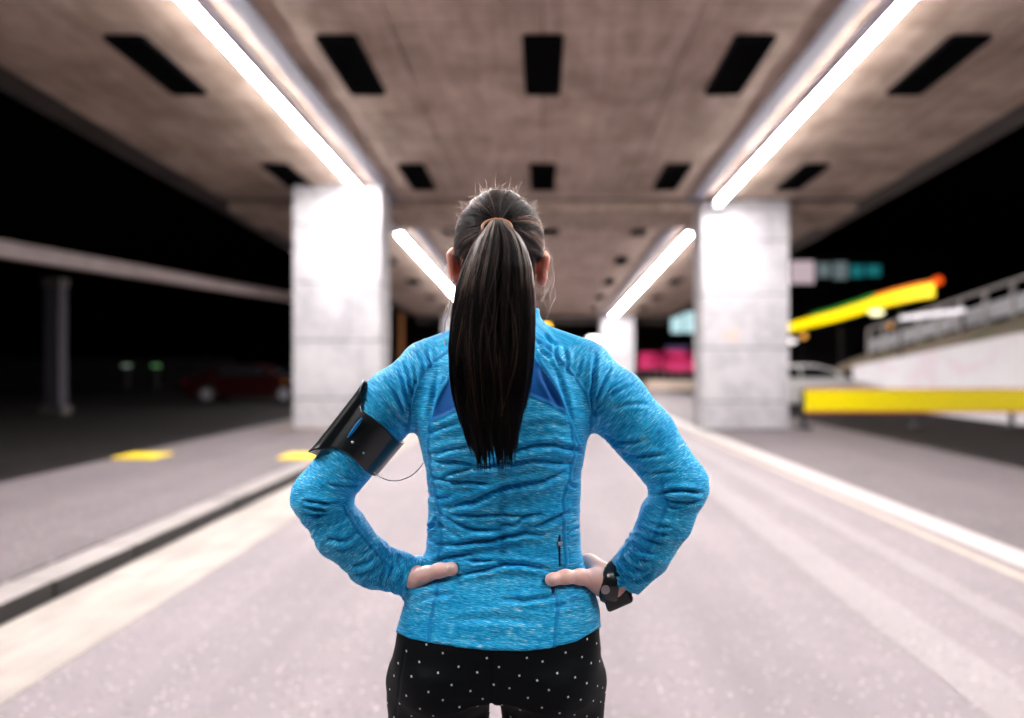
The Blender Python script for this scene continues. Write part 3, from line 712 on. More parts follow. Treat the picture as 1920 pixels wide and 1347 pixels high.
# yoke zone: cloth grain turned between raglan and panel is left as torso grain
# --- creases (valley, width px, depth mm)
CR = [
 ([(803,856),(832,844),(876,837),(915,842)],6,4),([(940,850),(973,844),(1005,835),(1040,834),(1094,849)],6.5,5.5),
 ([(803,862),(859,867),(915,876),(957,870),(998,862),(1071,870)],6,5.5),([(828,896),(859,881),(909,877)],5,4),
 ([(803,893),(842,902),(926,908)],5,4.5),([(832,951),(884,941),(926,923),(967,910),(1019,902),(1065,879)],7,6.5),
 ([(844,964),(905,966),(957,968),(1019,965)],5,4),([(938,985),(961,983),(988,968),(1010,962)],5,3.5),([(1000,991),(1029,977),(1075,961)],7,5),
 ([(817,960),(849,977),(888,993),(946,997)],5,4.5),([(830,1023),(884,1016),(926,1012),(980,1000),(1017,1002)],6,6),
 ([(815,1058),(828,1049),(853,1043),(888,1039)],6,4.5),([(863,1050),(905,1052),(948,1053)],4.5,4),
 ([(859,1079),(905,1068),(953,1058),(988,1060),(1027,1068)],6,5.5),([(830,987),(853,1004),(870,1012)],4,3),
 ([(942,1126),(985,1126),(1040,1118)],6,3),([(1040,1140),(1075,1128),(1100,1130)],6,3),([(770,1135),(800,1120),(850,1112)],6,2.5),
 ([(850,1165),(930,1160),(1010,1166)],9,1.6),([(800,925),(815,935),(850,930)],5,3),([(1062,905),(1080,915),(1090,912)],5,3),
 ([(800,815),(840,800),(865,792)],6,2.5),([(985,800),(1030,792),(1065,800)],7,2.0),([(1068,1000),(1080,990),(1088,992)],4,3),
 ([(800,1000),(812,985),(822,970)],4,4),([(797,985),(806,990),(818,985)],4,3),([(805,1010),(815,1020),(830,1023)],4,3),
 # right sleeve
 ([(1111,782),(1108,740),(1112,700),(1117,664)],5,5),([(1112,780),(1122,735),(1145,685)],4.5,4.5),([(1114,778),(1135,742),(1169,711)],4.5,4),([(1116,776),(1145,745),(1187,722)],5,3.5),
 ([(1150,768),(1176,761),(1214,758)],5,2),([(1136,816),(1160,831),(1191,831),(1210,826)],5,4),([(1170,850),(1187,858),(1245,854)],5,4),([(1200,880),(1214,889),(1263,886)],5,3.5),
 ([(1228,928),(1258,921),(1285,920),(1318,924)],4.5,6),([(1234,930),(1260,940),(1290,942),(1312,936)],4.5,4.5),([(1240,936),(1260,952),(1285,948)],5,3.5),
 ([(1210,975),(1235,986),(1258,989)],5,3.5),([(1200,990),(1230,1000),(1256,1001)],5,3.5),([(1192,1003),(1212,1012),(1240,1020)],5,3.5),([(1182,1020),(1203,1030),(1226,1040)],5,4),
 ([(1150,1054),(1158,1075),(1172,1092)],4,4.5),([(1165,1042),(1178,1062),(1205,1072)],5,4.5),([(1152,1106),(1166,1102),(1188,1116)],4.5,4),([(1178,1032),(1195,1050),(1222,1052)],4.5,4),
 ([(1160,1060),(1172,1078),(1195,1090)],4.5,4),([(1182,1092),(1205,1085),(1225,1068)],5,3),
 # left sleeve
 ([(569,938),(613,946),(646,944)],4,5),([(569,950),(609,956),(640,950)],4,4.5),([(571,962),(598,967),(636,958)],4.5,4),([(615,908),(645,913),(672,910)],4.5,3.5),([(640,898),(675,899)],4,3),
 ([(612,1012),(644,1014),(668,998)],5.5,4),([(632,1030),(655,1030),(676,1012)],5,3),([(652,1060),(686,1056),(704,1040)],5.5,4.5),([(672,1040),(690,1035),(700,1022)],4,3),
 ([(686,1093),(710,1088),(722,1068)],5.5,4.5),([(727,1103),(746,1093),(756,1072)],5,4.5),([(706,1100),(728,1085),(738,1062)],4.5,4),([(665,1078),(695,1072),(715,1055)],4.5,3.5),
 ([(764,812),(758,775),(744,740),(722,708)],4.5,4.5),([(765,800),(766,755),(757,715),(744,682)],4.5,4),([(768,780),(772,740),(770,705),(760,672)],4.5,3.5),
 ([(770,745),(782,715),(775,685)],4.5,3),([(798,700),(795,680),(785,662)],4.5,3),([(762,800),(745,778),(720,755)],4.5,3.5),([(812,690),(806,672),(802,655)],4,2.5),
 ([(1050,690),(1040,665),(1042,645)],4,3),([(1062,700),(1064,675),(1058,652)],4,3),([(1015,690),(1022,715),(1045,765)],5,2.5),([(1080,712),(1086,690),(1090,668)],4,2.5),
 ([(1040,690),(1055,735),(1070,790)],6,2.5),([(820,700),(815,740),(806,790)],6,2.5),([(1008,640),(1015,660),(1030,672)],4,3),([(1020,628),(1035,645),(1050,648)],4,3),
]
disp = np.zeros(len(v))
wob = (noise2(px/23, py/23, 3)-.5)*3.0
for pl, w, amp in CR:
    a = np.array(pl); m = (px > a[:,0].min()-6*w) & (px < a[:,0].max()+6*w) & (py > a[:,1].min()-6*w) & (py < a[:,1].max()+6*w) & onback
    i = np.where(m)[0]
    if not len(i): continue
    w = w*.62
    b, s, t = poly_sd(px[i]+wob[i], py[i]+wob[i], pl)
    tp = np.clip(np.sin(np.pi*np.clip(t*.92+.04, 0, 1)), 0, 1)**.6; sd = b*s; far = np.exp(-(np.maximum(b-6*w,0)/w)**2)
    end = np.where((t <= 0) | (t >= 1), np.exp(-(b/(1.5*w))**2), 1)
    w *= 1.2; pr = -1.05*np.exp(-(sd/w)**2) + .55*np.exp(-((sd-1.9*w)/(1.5*w))**2) + .65*np.exp(-((sd+2.0*w)/(1.6*w))**2)
    disp[i] += amp*.001*1.75*pr*tp*end*face[i]
# soft random folds
rn = lambda u, w_, sd: 1 - np.abs(noise2(u, w_, sd)*2-1)
tors = ~(isR | isL)
k1 = np.clip((py-820)/60, 0, 1)*np.clip((1120-py)/60, .35, 1)
disp += tors*k1*(.0019*(rn(px/70+5, (py+.15*px)/15, 11)-.5) + .0010*(rn(px/36, (py-.2*px)/8, 12)-.5))
disp += (tors & (py < 820))*.0006*(rn(px/14, py/46, 13)-.5)
for m_, t_, u_, sd in ((isR, tR, uR, 21), (isL, tL, uL, 22)):
    am = .0006 + .0010*np.exp(-((t_-.30)/.05)**2) + .0024*np.clip((t_-.33)/.12, 0, 1)
    disp += m_*am*(rn(u_/.035+9, (t_+u_*.4)/.014, sd)-.5)*2 + m_*am*.25*(rn(u_/.02+9, (t_-u_*.5)/.008, sd+5)-.5)
# back anatomy
disp += onback*tors*(-.007*np.exp(-((px-942)/16)**2)*np.clip((py-760)/60,0,1)*np.clip((1090-py)/60,0,1))
disp += onback*tors*(.006*(np.exp(-((px-865)/40)**2-((py-770)/60)**2) + np.exp(-((px-1035)/40)**2-((py-770)/60)**2)))
# seams
SEAM = [RAG_R, RAG_L, [(1008,668),(1040,722),(1062,775),(1072,800),(1076,850),(1070,890),(1058,935),(1056,975),(1058,1000)],
        [(845,702),(826,740),(806,785),(802,830),(806,870),(818,930),(824,965),(828,1000),(822,1050)], [(1058,1000),(1062,1050),(1058,1085)],
        [(822,1095),(815,1130),(806,1170),(804,1208)], [(1040,1100),(1046,1140),(1042,1180),(1040,1214)],
        [(1240,900),(1252,945),(1236,985),(1222,1020),(1208,1045)], [(1060,775),(1030,758),(1000,744),(968,733)], [(806,790),(830,782),(858,768)],
        [(1072,800),(1085,835)], [(645,950),(668,990),(700,1030),(735,1065)]]
PANEL_R = [(1003,672),(1036,722),(1060,774),(1030,757),(1000,743),(960,731),(960,640),(992,650)]
PANEL_L = [(848,702),(828,740),(808,788),(832,780),(870,765),(870,690)]
seamd = np.full(len(v), 40.0)
for pl in SEAM:
    b, _, _ = poly_sd(px, py, pl); b = np.where(onback, b, 40); seamd = np.minimum(seamd, b)
def inpoly(px, py, pl):
    c = np.zeros(px.shape, bool); n = len(pl)
    for i in range(n):
        x0, y0 = pl[i]; x1, y1 = pl[(i+1) % n]
        if y0 == y1: continue
        cr = ((y0 > py) != (y1 > py)) & (px < (x1-x0)*(py-y0)/(y1-y0)+x0); c ^= cr
    return c
pan = np.full(len(v), -30.0)
for pl in (PANEL_R, PANEL_L):
    b, _, _ = poly_sd(px, py, pl+[pl[0]]); ins = inpoly(px, py, pl) & onback; pan = np.maximum(pan, np.where(ins, b, -b))
pan = np.where(onback, pan, -30.0)
disp += -.0016*np.clip(pan/5, 0, 1)
disp += .0009*np.exp(-(seamd/3.2)**2) - .0010*np.exp(-((seamd-4.6)/1.6)**2)
hemd = v[:,2] - hemz(v[:,0], v[:,1])
disp += np.where(hemd < .03, -.0010*np.exp(-((hemd-.013)/.0015)**2), 0)
zipl = [(1049,1004),(1050,1062)]
b, _, _ = poly_sd(px, py, zipl); zb = np.where(onback, b, 40); disp += -.003*np.exp(-(zb/2.6)**2)
v2 = v + N*disp[:,None]

jk = NT('jacket_heather_blue')
fv = jk.co((1,1,1), attr='fab')
def anis(sx, sy, det, dist=0.0):
    m = jk.node('ShaderNodeMapping'); m.inputs['Scale'].default_value = (sx, sy, 1); jk.l.new(fv, m.inputs[0]); return jk.noise(m.outputs[0], 1, det, .6, dist)
n1 = anis(85, 760, 3, .25); n2 = anis(30, 230, 3, .3); n3 = anis(9, 22, 2)
val = jk.math('ADD', jk.math('ADD', jk.math('MULTIPLY', n1, .62), jk.math('MULTIPLY', n2, .23)), jk.math('MULTIPLY', n3, .15))
c = jk.ramp(val, [(.36, (.0,.12,.38)), (.455, (.0,.29,.64)), (.52, (.0,.43,.81)), (.58, (.10,.58,.88)), (.65, (.68,.90,.95))])
at = jk.node('ShaderNodeAttribute', attribute_name='seamd'); ap = jk.node('ShaderNodeAttribute', attribute_name='panel')
c = jk.mix(jk.math('MULTIPLY', jk.smooth(at.outputs['Fac'], 4.2, 2.8), .85), c, (.0, .24, .58))
mesh_n = anis(900, 900, 1)
pc = jk.mix(mesh_n, (.0,.07,.33), (.0,.14,.48))
c = jk.mix(jk.smooth(ap.outputs['Fac'], -.6, .8), c, pc)
jk.col(c); jk.bump(jk.math('ADD', jk.math('MULTIPLY', n1, 1), jk.math('MULTIPLY', n2, .7)), .35, .0012)
jk.set(Specular_IOR_Level=.22, Roughness=.62, Sheen_Weight=.28, Sheen_Roughness=.4)
jk.b.inputs['Sheen Tint'].default_value = (.75,.93,1,1)
jacket = rel(nmesh('jacket', v2, q, jk.m, runner, {'fab': fab, 'seamd': seamd, 'panel': pan}))
jacket['label'] = 'blue heather running jacket with dark mesh insets on the back'
print('jacket verts', len(v))

# ---- legs and leggings
def legs(Fd, off, k=.02):
    for s, x0, x1, x2, r0 in ((-1, P(824,1290,1.475), P(822,1420,1.475), None, .0905), (1, P(1036,1290,1.475), P(1038,1420,1.475), None, .0925)):
        hip = np.array([x0[0], 1.475, zp(1280)]); mid = np.array([x1[0], 1.475, .66]); knee = np.array([x1[0]*1.0+.01*(-s), 1.48, .48])
        calf = np.array([knee[0], 1.465, .34]); ank = np.array([knee[0]-.003*s, 1.45, .085])
        Fd.chain([hip, mid, knee, calf, ank], [r0+.001+off, .076+off, .056+off, .056+off, .037+off], k)
L_ = Field((-.33, 1.28, .07), (.17, 1.68, 1.0), .0033)
L_.add(lambda X,Y,Z: torso_d(X,Y,Z, -.003, .843, .985), (-.33,1.3,.75), (.17,1.64,1.0), 0, 0)
legs(L_, 0, .006)
for c0 in (P(836,1268,1.44), P(1028,1268,1.44)): L_.ell((c0[0], 1.430, zp(1262)), (.076,.080,.066), .022)
L_.cap(P(921,1235,1.50), P(921,1242,1.50), .045, .035, .015)
gap_l = P(918,1322,1.47)
v, q = L_.mesh(); N = vnormals(v, q)
px = VX + F*v[:,0]/v[:,1]; py = VY - F*(v[:,2]-EYE)/v[:,1]
d = -.004*np.exp(-((px-921)/5)**2)*(py < 1330)*(N[:,1] < .2) + .0012*(rn(px/40, py/22, 31)-.5)
sd, _, _ = poly_sd(px, py, [(760,1215),(752,1260),(742,1347)]); d -= .001*np.exp(-(sd/2)**2)
v = v + N*d[:,None]
mid = xp(921); s_ = np.sign(v[:,0]-mid); cxl = np.where(s_ < 0, xp(826), xp(1034)); rr = .095
am_ = np.abs(v[:,0]-mid); uu = np.where(N[:,1] < 0, 0, .4) + s_*np.where(am_ < .1, am_, .1 + .095*np.arcsin(np.clip((am_-.1)/.095, 0, 1)))
lg = NT('dotted_leggings'); lv = lg.co((1,1,1), attr='lg')
mp = lg.node('ShaderNodeMapping'); mp.inputs['Scale'].default_value = (34, 34, 1); mp.inputs['Rotation'].default_value = (0, 0, R(26)); lg.l.new(lv, mp.inputs[0])
vo = lg.node('ShaderNodeTexVoronoi', voronoi_dimensions='2D', distance='MINKOWSKI'); vo.inputs['Exponent'].default_value = .8; vo.inputs['Randomness'].default_value = .28; vo.inputs['Scale'].default_value = 1
lg.l.new(mp.outputs[0], vo.inputs['Vector'])
dots = lg.smooth(vo.outputs['Distance'], .095, .06)
base = lg.mix(lg.noise(lg.co(kind='World'), 60, 3), (.0012,.002,.003), (.0025,.004,.0055))
lg.col(lg.mix(dots, base, (.62,.66,.68))); lg.set(Roughness=.6, Specular_IOR_Level=.12)
leg_o = rel(nmesh('leggings', v, q, lg.m, runner, {'lg': np.stack([uu, v[:,2], 0*uu], 1)})); leg_o['label'] = 'black leggings printed with tiny white triangles'

# ---- body
Bf = Field((-.47, 1.28, .0), (.33, 1.68, 1.71), .0034)
Bf.add(lambda X,Y,Z: torso_d(X,Y,Z, -.020, .862, 1.425), (-.30,1.33,.78), (.16,1.62,1.43), 0, 0)
legs(Bf, -.007)
HC = P(936, 466, 1.492)
Bf.cap((HC[0]+.002, 1.500, 1.36), (HC[0]+.001, 1.500, 1.50), .053, .050, .03)
Bf.ell((HC[0], 1.492, HC[2]+.0), (.071,.088,.089), .02)
Bf.ell((HC[0], 1.530, HC[2]-.062), (.056,.058,.068), .03)          # face and jaw
Bf.cap((HC[0], 1.583, HC[2]-.035), (HC[0], 1.600, HC[2]-.065), .008, .012, .012)    # nose
Bf.ell((HC[0], 1.578, HC[2]-.093), (.022,.014,.007), .006); Bf.ell((HC[0], 1.570, HC[2]-.120), (.020,.018,.014), .02)
for s in (-1, 1):
    Bf.carve(lambda X,Y,Z: ell_d(X,Y,Z,(HC[0]+s*.030,1.592,HC[2]-.030),(.016,.016,.010)), (HC[0]+s*.03-.03,1.56,HC[2]-.06), (HC[0]+s*.03+.03,1.62,HC[2]), .012)
    Bf.ell((HC[0]+s*.030,1.568,HC[2]-.031), (.013,.010,.009), .003)
for ex, ey, s in ((849,500,-1), (1019,505,1)):
    c0 = P(ex, ey, 1.482)
    Bf.cap(c0+np.array([0.000*s,.012,.022]), c0+np.array([-.003*s,.010,-.022]), .0105, .0085, .006)
    Bf.cap(c0+np.array([.005*s,-.004,.018]), c0+np.array([.001*s,.002,-.014]), .0065, .0055, .005)
    Bf.cap(c0+np.array([.006*s,-.003,.020]), c0+np.array([.002*s,.014,.030]), .005, .005, .004)
for pts, rs in ((ARM_R, RR), (ARM_L, RL)): Bf.chain(pts, [r-.012 for r in rs], .012)
def ring_pt(phi, z, s, off):
    cx = np.interp(z, Tz, Tcx); a = np.interp(z, Tz, Ta)+off; cy_ = np.interp(z, Tz, Tcy); b = np.interp(z, Tz, Tb)+off
    c_, s__ = math.cos(phi), math.sin(phi); n = 2/NEXP
    return np.array([cx + s*a*abs(c_)**n, cy_ + b*abs(s__)**n*np.sign(s__), z])
NAILS = []
for s, WR, TH, kn in ((1, P(1150,1098,1.462), TH_R, (1068,1080,1094,1108)), (-1, P(772,1088,1.462), TH_L, (1068,1078,1088,1098))):
    Bf.cap((ARM_R if s > 0 else ARM_L)[-1], WR, .026, .0235, .012)
    web = None
    for j, ky in enumerate(kn):
        z = zp(ky); r = (.0095, .0098, .0092, .008)[j]
        k0 = ring_pt(R(8), z, s, .012)
        Bf.cap(WR, k0, .0175, .0125, .016)
        a0 = k0
        for ph, dr in ((R(34), .5), (R(52), .7), (R(66)+R(3)*(j in (1,2)), 1.0)):
            a1 = ring_pt(ph, z - .012*dr*(1+.2*j), s, .006); Bf.cap(a0, a1, r, r*.95, .004); a0 = a1; r *= .95
    pts, rs = thumb_pts(TH)
    Bf.cap(WR, pts[0], .020, rs[0]+.002, .018); Bf.chain(pts, rs, .010)
    Bf.ell(pts[-1], (rs[-1]*1.12, rs[-1]*.9, rs[-1]*1.05), .008); pass
    k1 = ring_pt(R(8), zp(kn[0]), s, .012); Bf.cap(pts[1]*.35+WR*.65, k1, .016, .010, .02)   # web of the thumb
    if s > 0: Bf.cap(P(1136,1078,1.462), P(1098,1054,1.500), .0135, .010, .02)
    NAILS.append((s, pts))
for s, x1 in ((-1, xp(826)), (1, xp(1034))):
    Bf.cap((x1, 1.455, .09), (x1, 1.46, .045), .033, .036, .02); Bf.cap((x1, 1.46, .04), (x1+.02*s, 1.62, .03), .033, .028, .02)
v, q = Bf.mesh(); N = vnormals(v, q)
px = VX + F*v[:,0]/v[:,1]; py = VY - F*(v[:,2]-EYE)/v[:,1]
crs = np.zeros(len(v))
for pl in ([(1096,1066),(1100,1080),(1108,1096)], [(1086,1092),(1094,1100),(1104,1106)], [(790,1090),(784,1100),(778,1106)], [(796,1086),(791,1096),(786,1103)],
           [(1050,1074),(1052,1090)], [(826,1060),(828,1076)], [(1078,1074),(1080,1090)]):
    b, _, t = poly_sd(px, py, pl); crs -= .0009*np.exp(-(b/1.6)**2)*(N[:,1] < .1)
v = v + N*crs[:,None]
ear_backlight = np.exp(-(np.minimum(np.hypot(px-856, (py-503)*.6), np.hypot(px-1014, (py-507)*.6))/22)**4)  # reddens the ears: light shining through them, painted into the skin colour
sk = NT('skin'); ae = sk.node('ShaderNodeAttribute', attribute_name='ear')
c = sk.mix(sk.noise(sk.co(kind='World'), 90, 4), (.78,.46,.40), (.86,.57,.51)); c = sk.mix(ae.outputs['Fac'], c, (.70,.16,.07))
sk.col(c); sk.set(Roughness=.45, Subsurface_Weight=.35, Subsurface_Scale=.012)
sk.b.inputs['Subsurface Radius'].default_value = (1,.35,.2)
sk.bump(sk.noise(sk.co(kind='World'), 500, 3), .15, .0006)
body = rel(nmesh('body', v, q, sk.m, runner, {'ear': ear_backlight}))
# nails
nm = NT('nail'); nm.col((.80,.55,.52)); nm.set(Roughness=.22)
for s, pts in NAILS:
    c0 = pts[-1]; bm = bmesh.new(); bmesh.ops.create_uvsphere(bm, u_segments=16, v_segments=10, radius=1)
    me = bpy.data.meshes.new('thumbnail'); bmesh.ops.scale(bm, vec=(.0068,.0030,.0056), verts=bm.verts)
    bmesh.ops.translate(bm, vec=Vector(c0)+Vector((s*.001,-.0085,.0015)), verts=bm.verts); bm.to_mesh(me); bm.free(); rel(link('thumbnail', me, nm.m, runner, True))
# shoes
for s, x1 in ((-1, xp(826)), (1, xp(1034))):
    sf = Field((x1-.09, 1.36, -.002), (x1+.09, 1.74, .13), .004)
    sf.cap((x1, 1.45, .055), (x1+.02*s, 1.64, .035), .045, .036, .02); sf.cap((x1, 1.45, .05), (x1, 1.45, .095), .045, .042, .02)
    sf.carve(lambda X,Y,Z: .006 - Z + 0*X + 0*Y - .0, (x1-.09,1.36,-.01), (x1+.09,1.74,.01)) if False else None
    sf.a = np.maximum(sf.a, (.004 - sf.z)[None,None,:].astype(np.float32)); sv, sq = sf.mesh()
    rel(nmesh('shoe', sv, sq, plain('shoe_grey', (.12,.12,.13), .7), runner))

# ---- armband with phone holder
AX = ARM_L[3] - ARM_L[2]; AX = AX/np.linalg.norm(AX)
mid_a = (P(700,724,1.46) + P(594,858,1.45))/2
cen = ARM_L[2] + AX*((mid_a-ARM_L[2])@AX)
n1 = np.cross(AX, [0,-1,0]); n1 /= np.linalg.norm(n1)
if n1[0] > 0: n1 = -n1
n2 = np.array([0,-1,0.]) - AX*np.dot([0,-1,0], AX); n2 /= np.linalg.norm(n2)
nt, ns = 72, 28; vs = []; fs = []
for i in range(nt):
    th = -math.pi + 2*math.pi*i/nt      # 0 = outwards, + = towards the camera
    f = 1/(1+math.exp((abs(th + .15) - .95)/.10)); hl = .036 + (.077-.036)*f
    sh = .006*(1-f)
    for j in range(ns+1):
        sj = -1 + 2*j/ns; s_ = sj*hl + sh + .003*math.sin(th*3)*(1-f)
        pc = cen + AX*s_; _, tt, _u = arm_param(pc[None,:], ARM_L[:4], RL[:4])
        ra = np.interp(tt[0], [0, .10, .20, .36], [.057, .054, .049, .0465]) + .0015
        rad = ra*(1-f) + f*.054
        if f > .5: rad = .0530/max(.72, math.cos((th+.15)*.78)) + .0035*abs(sj)**8
        rad = ra*(1-f) + f*rad
        vs.append(pc + (n1*math.cos(th) + n2*math.sin(th))*rad)
for i in range(nt):
    for j in range(ns): a = i*(ns+1)+j; b = ((i+1) % nt)*(ns+1)+j; fs.append((a, b, b+1, a+1))
bl = NT('armband_neoprene'); bl.col((.008,.011,.013)); bl.set(Roughness=.28); bl.b.inputs['Coat Weight'].default_value = .3
ab = rel(MB().add(vs, fs).build('armband', bl.m, runner, True)); m = ab.modifiers.new('solid', 'SOLIDIFY'); m.thickness = .0035; m.offset = 1
m = ab.modifiers.new('sub', 'SUBSURF'); m.levels = 1; m.render_levels = 1
ab['label'] = 'black phone armband on the upper arm'
def arm_dot(px_, py_, r, mat, name):
    for d_ in np.arange(1.36, 1.50, .001):
        p = P(px_, py_, d_); h = (p-cen)@AX; rr_ = p-cen-AX*h
        if np.linalg.norm(rr_) < .0545: break
    p = p + np.array([0, -.006, 0]); bm = bmesh.new(); bmesh.ops.create_uvsphere(bm, u_segments=12, v_segments=8, radius=1)
    me = bpy.data.meshes.new(name); bmesh.ops.scale(bm, vec=r, verts=bm.verts)
    if name == 'reflective_slit':
        ang = math.atan2(AX[2], AX[0]); bmesh.ops.rotate(bm, matrix=Matrix.Rotation(-ang, 3, 'Y'), verts=bm.verts)
    bmesh.ops.translate(bm, vec=Vector(p), verts=bm.verts); bm.to_mesh(me); bm.free(); o = rel(link(name, me, mat, runner, True))
    o.parent = ab; o.location = (0, 0, 0); return o
arm_dot(662, 829, (.0022,.0015,.0022), plain('stud_steel', (.7,.8,.8), .25, .6), 'stud'); arm_dot(683, 849, (.002,.0015,.002), plain('stud_teal', (.1,.55,.5), .3), 'stud')
arm_dot(667, 802, (.021,.0045,.0030), jk.m, 'reflective_slit')
# ---- watch
wc = P(1149,1096,1.464); ax = np.array([1, 0, -.16]); ax /= np.linalg.norm(ax)
sl, X_, Y_, Z_ = Bf.region(wc-.055, wc+.055)
SF = Field((float(X_.min()), float(Y_.min()), float(Z_.min())), (float(X_.max()), float(Y_.max()), float(Z_.max())), .0034)
A_ = Bf.a[sl]; s1 = np.abs((X_-wc[0])*ax[0] + (Z_-wc[2])*ax[2] + 0*Y_ - .25*(Y_-wc[1])) - .0155
sph = np.sqrt((X_-wc[0])**2 + (Y_-wc[1])**2 + (Z_-wc[2])**2) - .047
SF.x, SF.y, SF.z = X_.ravel(), Y_.ravel(), Z_.ravel(); SF.lo = np.array([SF.x[0], SF.y[0], SF.z[0]], float)
SF.a = np.maximum(np.maximum(A_ - .0042, s1), sph).astype(np.float32)
sv, sq = SF.mesh(); st = rel(nmesh('watch_strap', sv, sq, bl.m, runner)); st['label'] = 'black sports watch strap with a round metal stud'
near = np.hypot(VX + F*sv[:,0]/sv[:,1] - 1135, VY - F*(sv[:,2]-EYE)/sv[:,1] - 1106) < 7
bp = P(1135, 1106, float(sv[near][:,1].min()) if near.any() else 1.43)
MB().cyl(bp + np.array([0,.002,0]), bp + np.array([0,-.0022,0]), .0075, 20).build('strap_stud', plain('stud_metal', (.42,.36,.38), .35, .7), st, bevel=.0008)
wf = P(1160,1117,1.455)
bx = MB(); u_ = np.array([.84,0,.25]); u_ /= np.linalg.norm(u_); w_ = np.array([-u_[2],0,u_[0]])
cs = [(-.026,-.020),(.022,-.014),(.022,.012),(-.026,.012)]
bx.hexa([wf + u_*a + w_*b + np.array([0,-.018,0]) for a, b in cs], [wf + u_*a + w_*b + np.array([0,.022,0]) for a, b in cs]); bx.build('watch_case', bl.m, st, bevel=.006)

# ---- zip
zm = plain('zip_tape', (.0,.03,.12), .5)
zy = [surf(1049, y) for y in (1004, 1020, 1040, 1062)]
zt_ = rel(MB().tube([P(1049.5, y, d+.0015) for y, d in zip((1004,1020,1040,1062), zy)], .0016, 8).build('pocket_zip', zm, runner, True))
pp_ = P(1050, 1019, surf(1050,1019)-.002); MB().box(pp_[0]-.0035, pp_[0]+.0035, pp_[1]-.0025, pp_[1]+.001, pp_[2]-.0035, pp_[2]+.0035).build('zip_pull', plain('pull_metal', (.8,.8,.82), .2, .9), zt_, bevel=.0006)
rel(MB().tube([P(1037, y, surf(1037,y)-.0012) for y in (1096,1104,1112)], [.003,.0032,.003], 6).build('zip_garage', zm, runner, True))
# ---- earphone cable
cm = NT('cable_white'); cm.col((.72,.68,.74)); cm.set(Roughness=.35)
def spline(pts, n=40):
    pts = np.array(pts); out = []
    for i in range(len(pts)-1):
        p0, p1, p2, p3 = pts[max(i-1,0)], pts[i], pts[i+1], pts[min(i+2, len(pts)-1)]
        for t in np.linspace(0, 1, n//(len(pts)-1), endpoint=False):
            out.append(.5*((2*p1)+(-p0+p2)*t+(2*p0-5*p1+4*p2-p3)*t*t+(-p0+3*p1-3*p2+p3)*t**3))
    out.append(pts[-1]); return out
rel(MB().tube(spline([P(686,868,1.43),P(697,882,1.43),P(717,897,1.435),P(742,902,1.44),P(768,894,1.445),P(785,880,1.45),P(797,862,1.455)]), .00085, 8).build('earphone_cable', cm.m, runner, True))
rel(MB().tube(spline([P(834,650,1.445),P(832,625,1.45),P(838,590,1.455),P(846,555,1.465),P(849,525,1.475)]), .00095, 8).build('earphone_cable', cm.m, runner, True))

# ---- hair
hm = bpy.data.materials.new('hair'); hm.use_nodes = True; hn = hm.node_tree.nodes; hl_ = hm.node_tree.links
hb = hn.new('ShaderNodeBsdfHairPrincipled'); hb.parametrization = 'COLOR' if hasattr(hb, 'parametrization') else None
a1 = hn.new('ShaderNodeAttribute'); a1.attribute_name = 'tint'
rp = hn.new('ShaderNodeValToRGB'); e = rp.color_ramp.elements; e[0].color = (.0012,.0008,.001,1); e[1].color = (.80,.46,.33,1); e[1].position = 1
x_ = e.new(.35); x_.color = (.022,.012,.011,1)
hl_.new(a1.outputs['Fac'], rp.inputs[0]); hl_.new(rp.outputs[0], hb.inputs['Color']); hb.inputs['Roughness'].default_value = .28; hb.inputs['IOR'].default_value = 1.20; hb.inputs['Radial Roughness'].default_value = .5
hl_.new(hb.outputs[0], hn['Material Output'].inputs[0]); hn.remove(hn['Principled BSDF'])
capm = NT('hair_mass'); vv = capm.co((260,260,14), kind='World'); capm.col(capm.mix(capm.noise(vv, 1, 3), (.002,.0015,.002), (.006,.004,.0045))); capm.set(Roughness=.38); capm.bump(capm.noise(vv, 1, 2), .6, .002)
CF = Field((HC[0]-.1, 1.37, HC[2]-.13), (HC[0]+.1, 1.61, HC[2]+.12), .0035)
CR3 = np.array([.0765, .094, .0955]); CC = np.array([HC[0], 1.488, HC[2]+.0])
CF.ell(CC, CR3, 0); CF.ell((CC[0], 1.475, CC[2]-.055), (.062,.062,.055), .03)
def facecut(X, Y, Z): return np.maximum(np.maximum((1.505 - Y) , (Z - (CC[2]+.035)) - .0), 1.505-Y-.0)
fx = (CF.y[None,:,None] - 1.515 - np.clip((CF.z[None,None,:]-CC[2])*1.2, 0, .1)); CF.a = np.maximum(CF.a, (np.abs(CF.x[:,None,None]-CC[0]) - (.079 - np.clip((CC[2]-.004-CF.z[None,None,:])*.9, 0, .025)) + 0*CF.a).astype(np.float32))
CF.a = np.maximum(CF.a, (fx + 0*CF.a).astype(np.float32))
CF.a = np.maximum(CF.a, ((CC[2]-.088-(CF.y[None,:,None]-1.42)*(-.1)) - CF.z[None,None,:] + 0*CF.a).astype(np.float32))
v, q = CF.mesh(); cap_o = rel(nmesh('hair', v, q, capm.m, runner)); cap_o['label'] = 'dark brown hair pulled back tight'
TIE = P(934, 424, 1.397)
def hair_curves(name, strands, radii, tints, parent):
    hc = bpy.data.hair_curves.new(name); hc.add_curves([len(s) for s in strands])
    pos = np.concatenate(strands).astype(np.float32); hc.attributes['position'].data.foreach_set('vector', pos.ravel())
    ra = hc.attributes.get('radius') or hc.attributes.new('radius', 'FLOAT', 'POINT'); ra.data.foreach_set('value', np.concatenate(radii).astype(np.float32))
    ta = hc.attributes.new('tint', 'FLOAT', 'POINT'); ta.data.foreach_set('value', np.concatenate(tints).astype(np.float32))
    hc.materials.append(hm); o = bpy.data.objects.new(name, hc); COL.objects.link(o); o.parent = runner; return rel(o)
def unit(a): return a/np.linalg.norm(a)
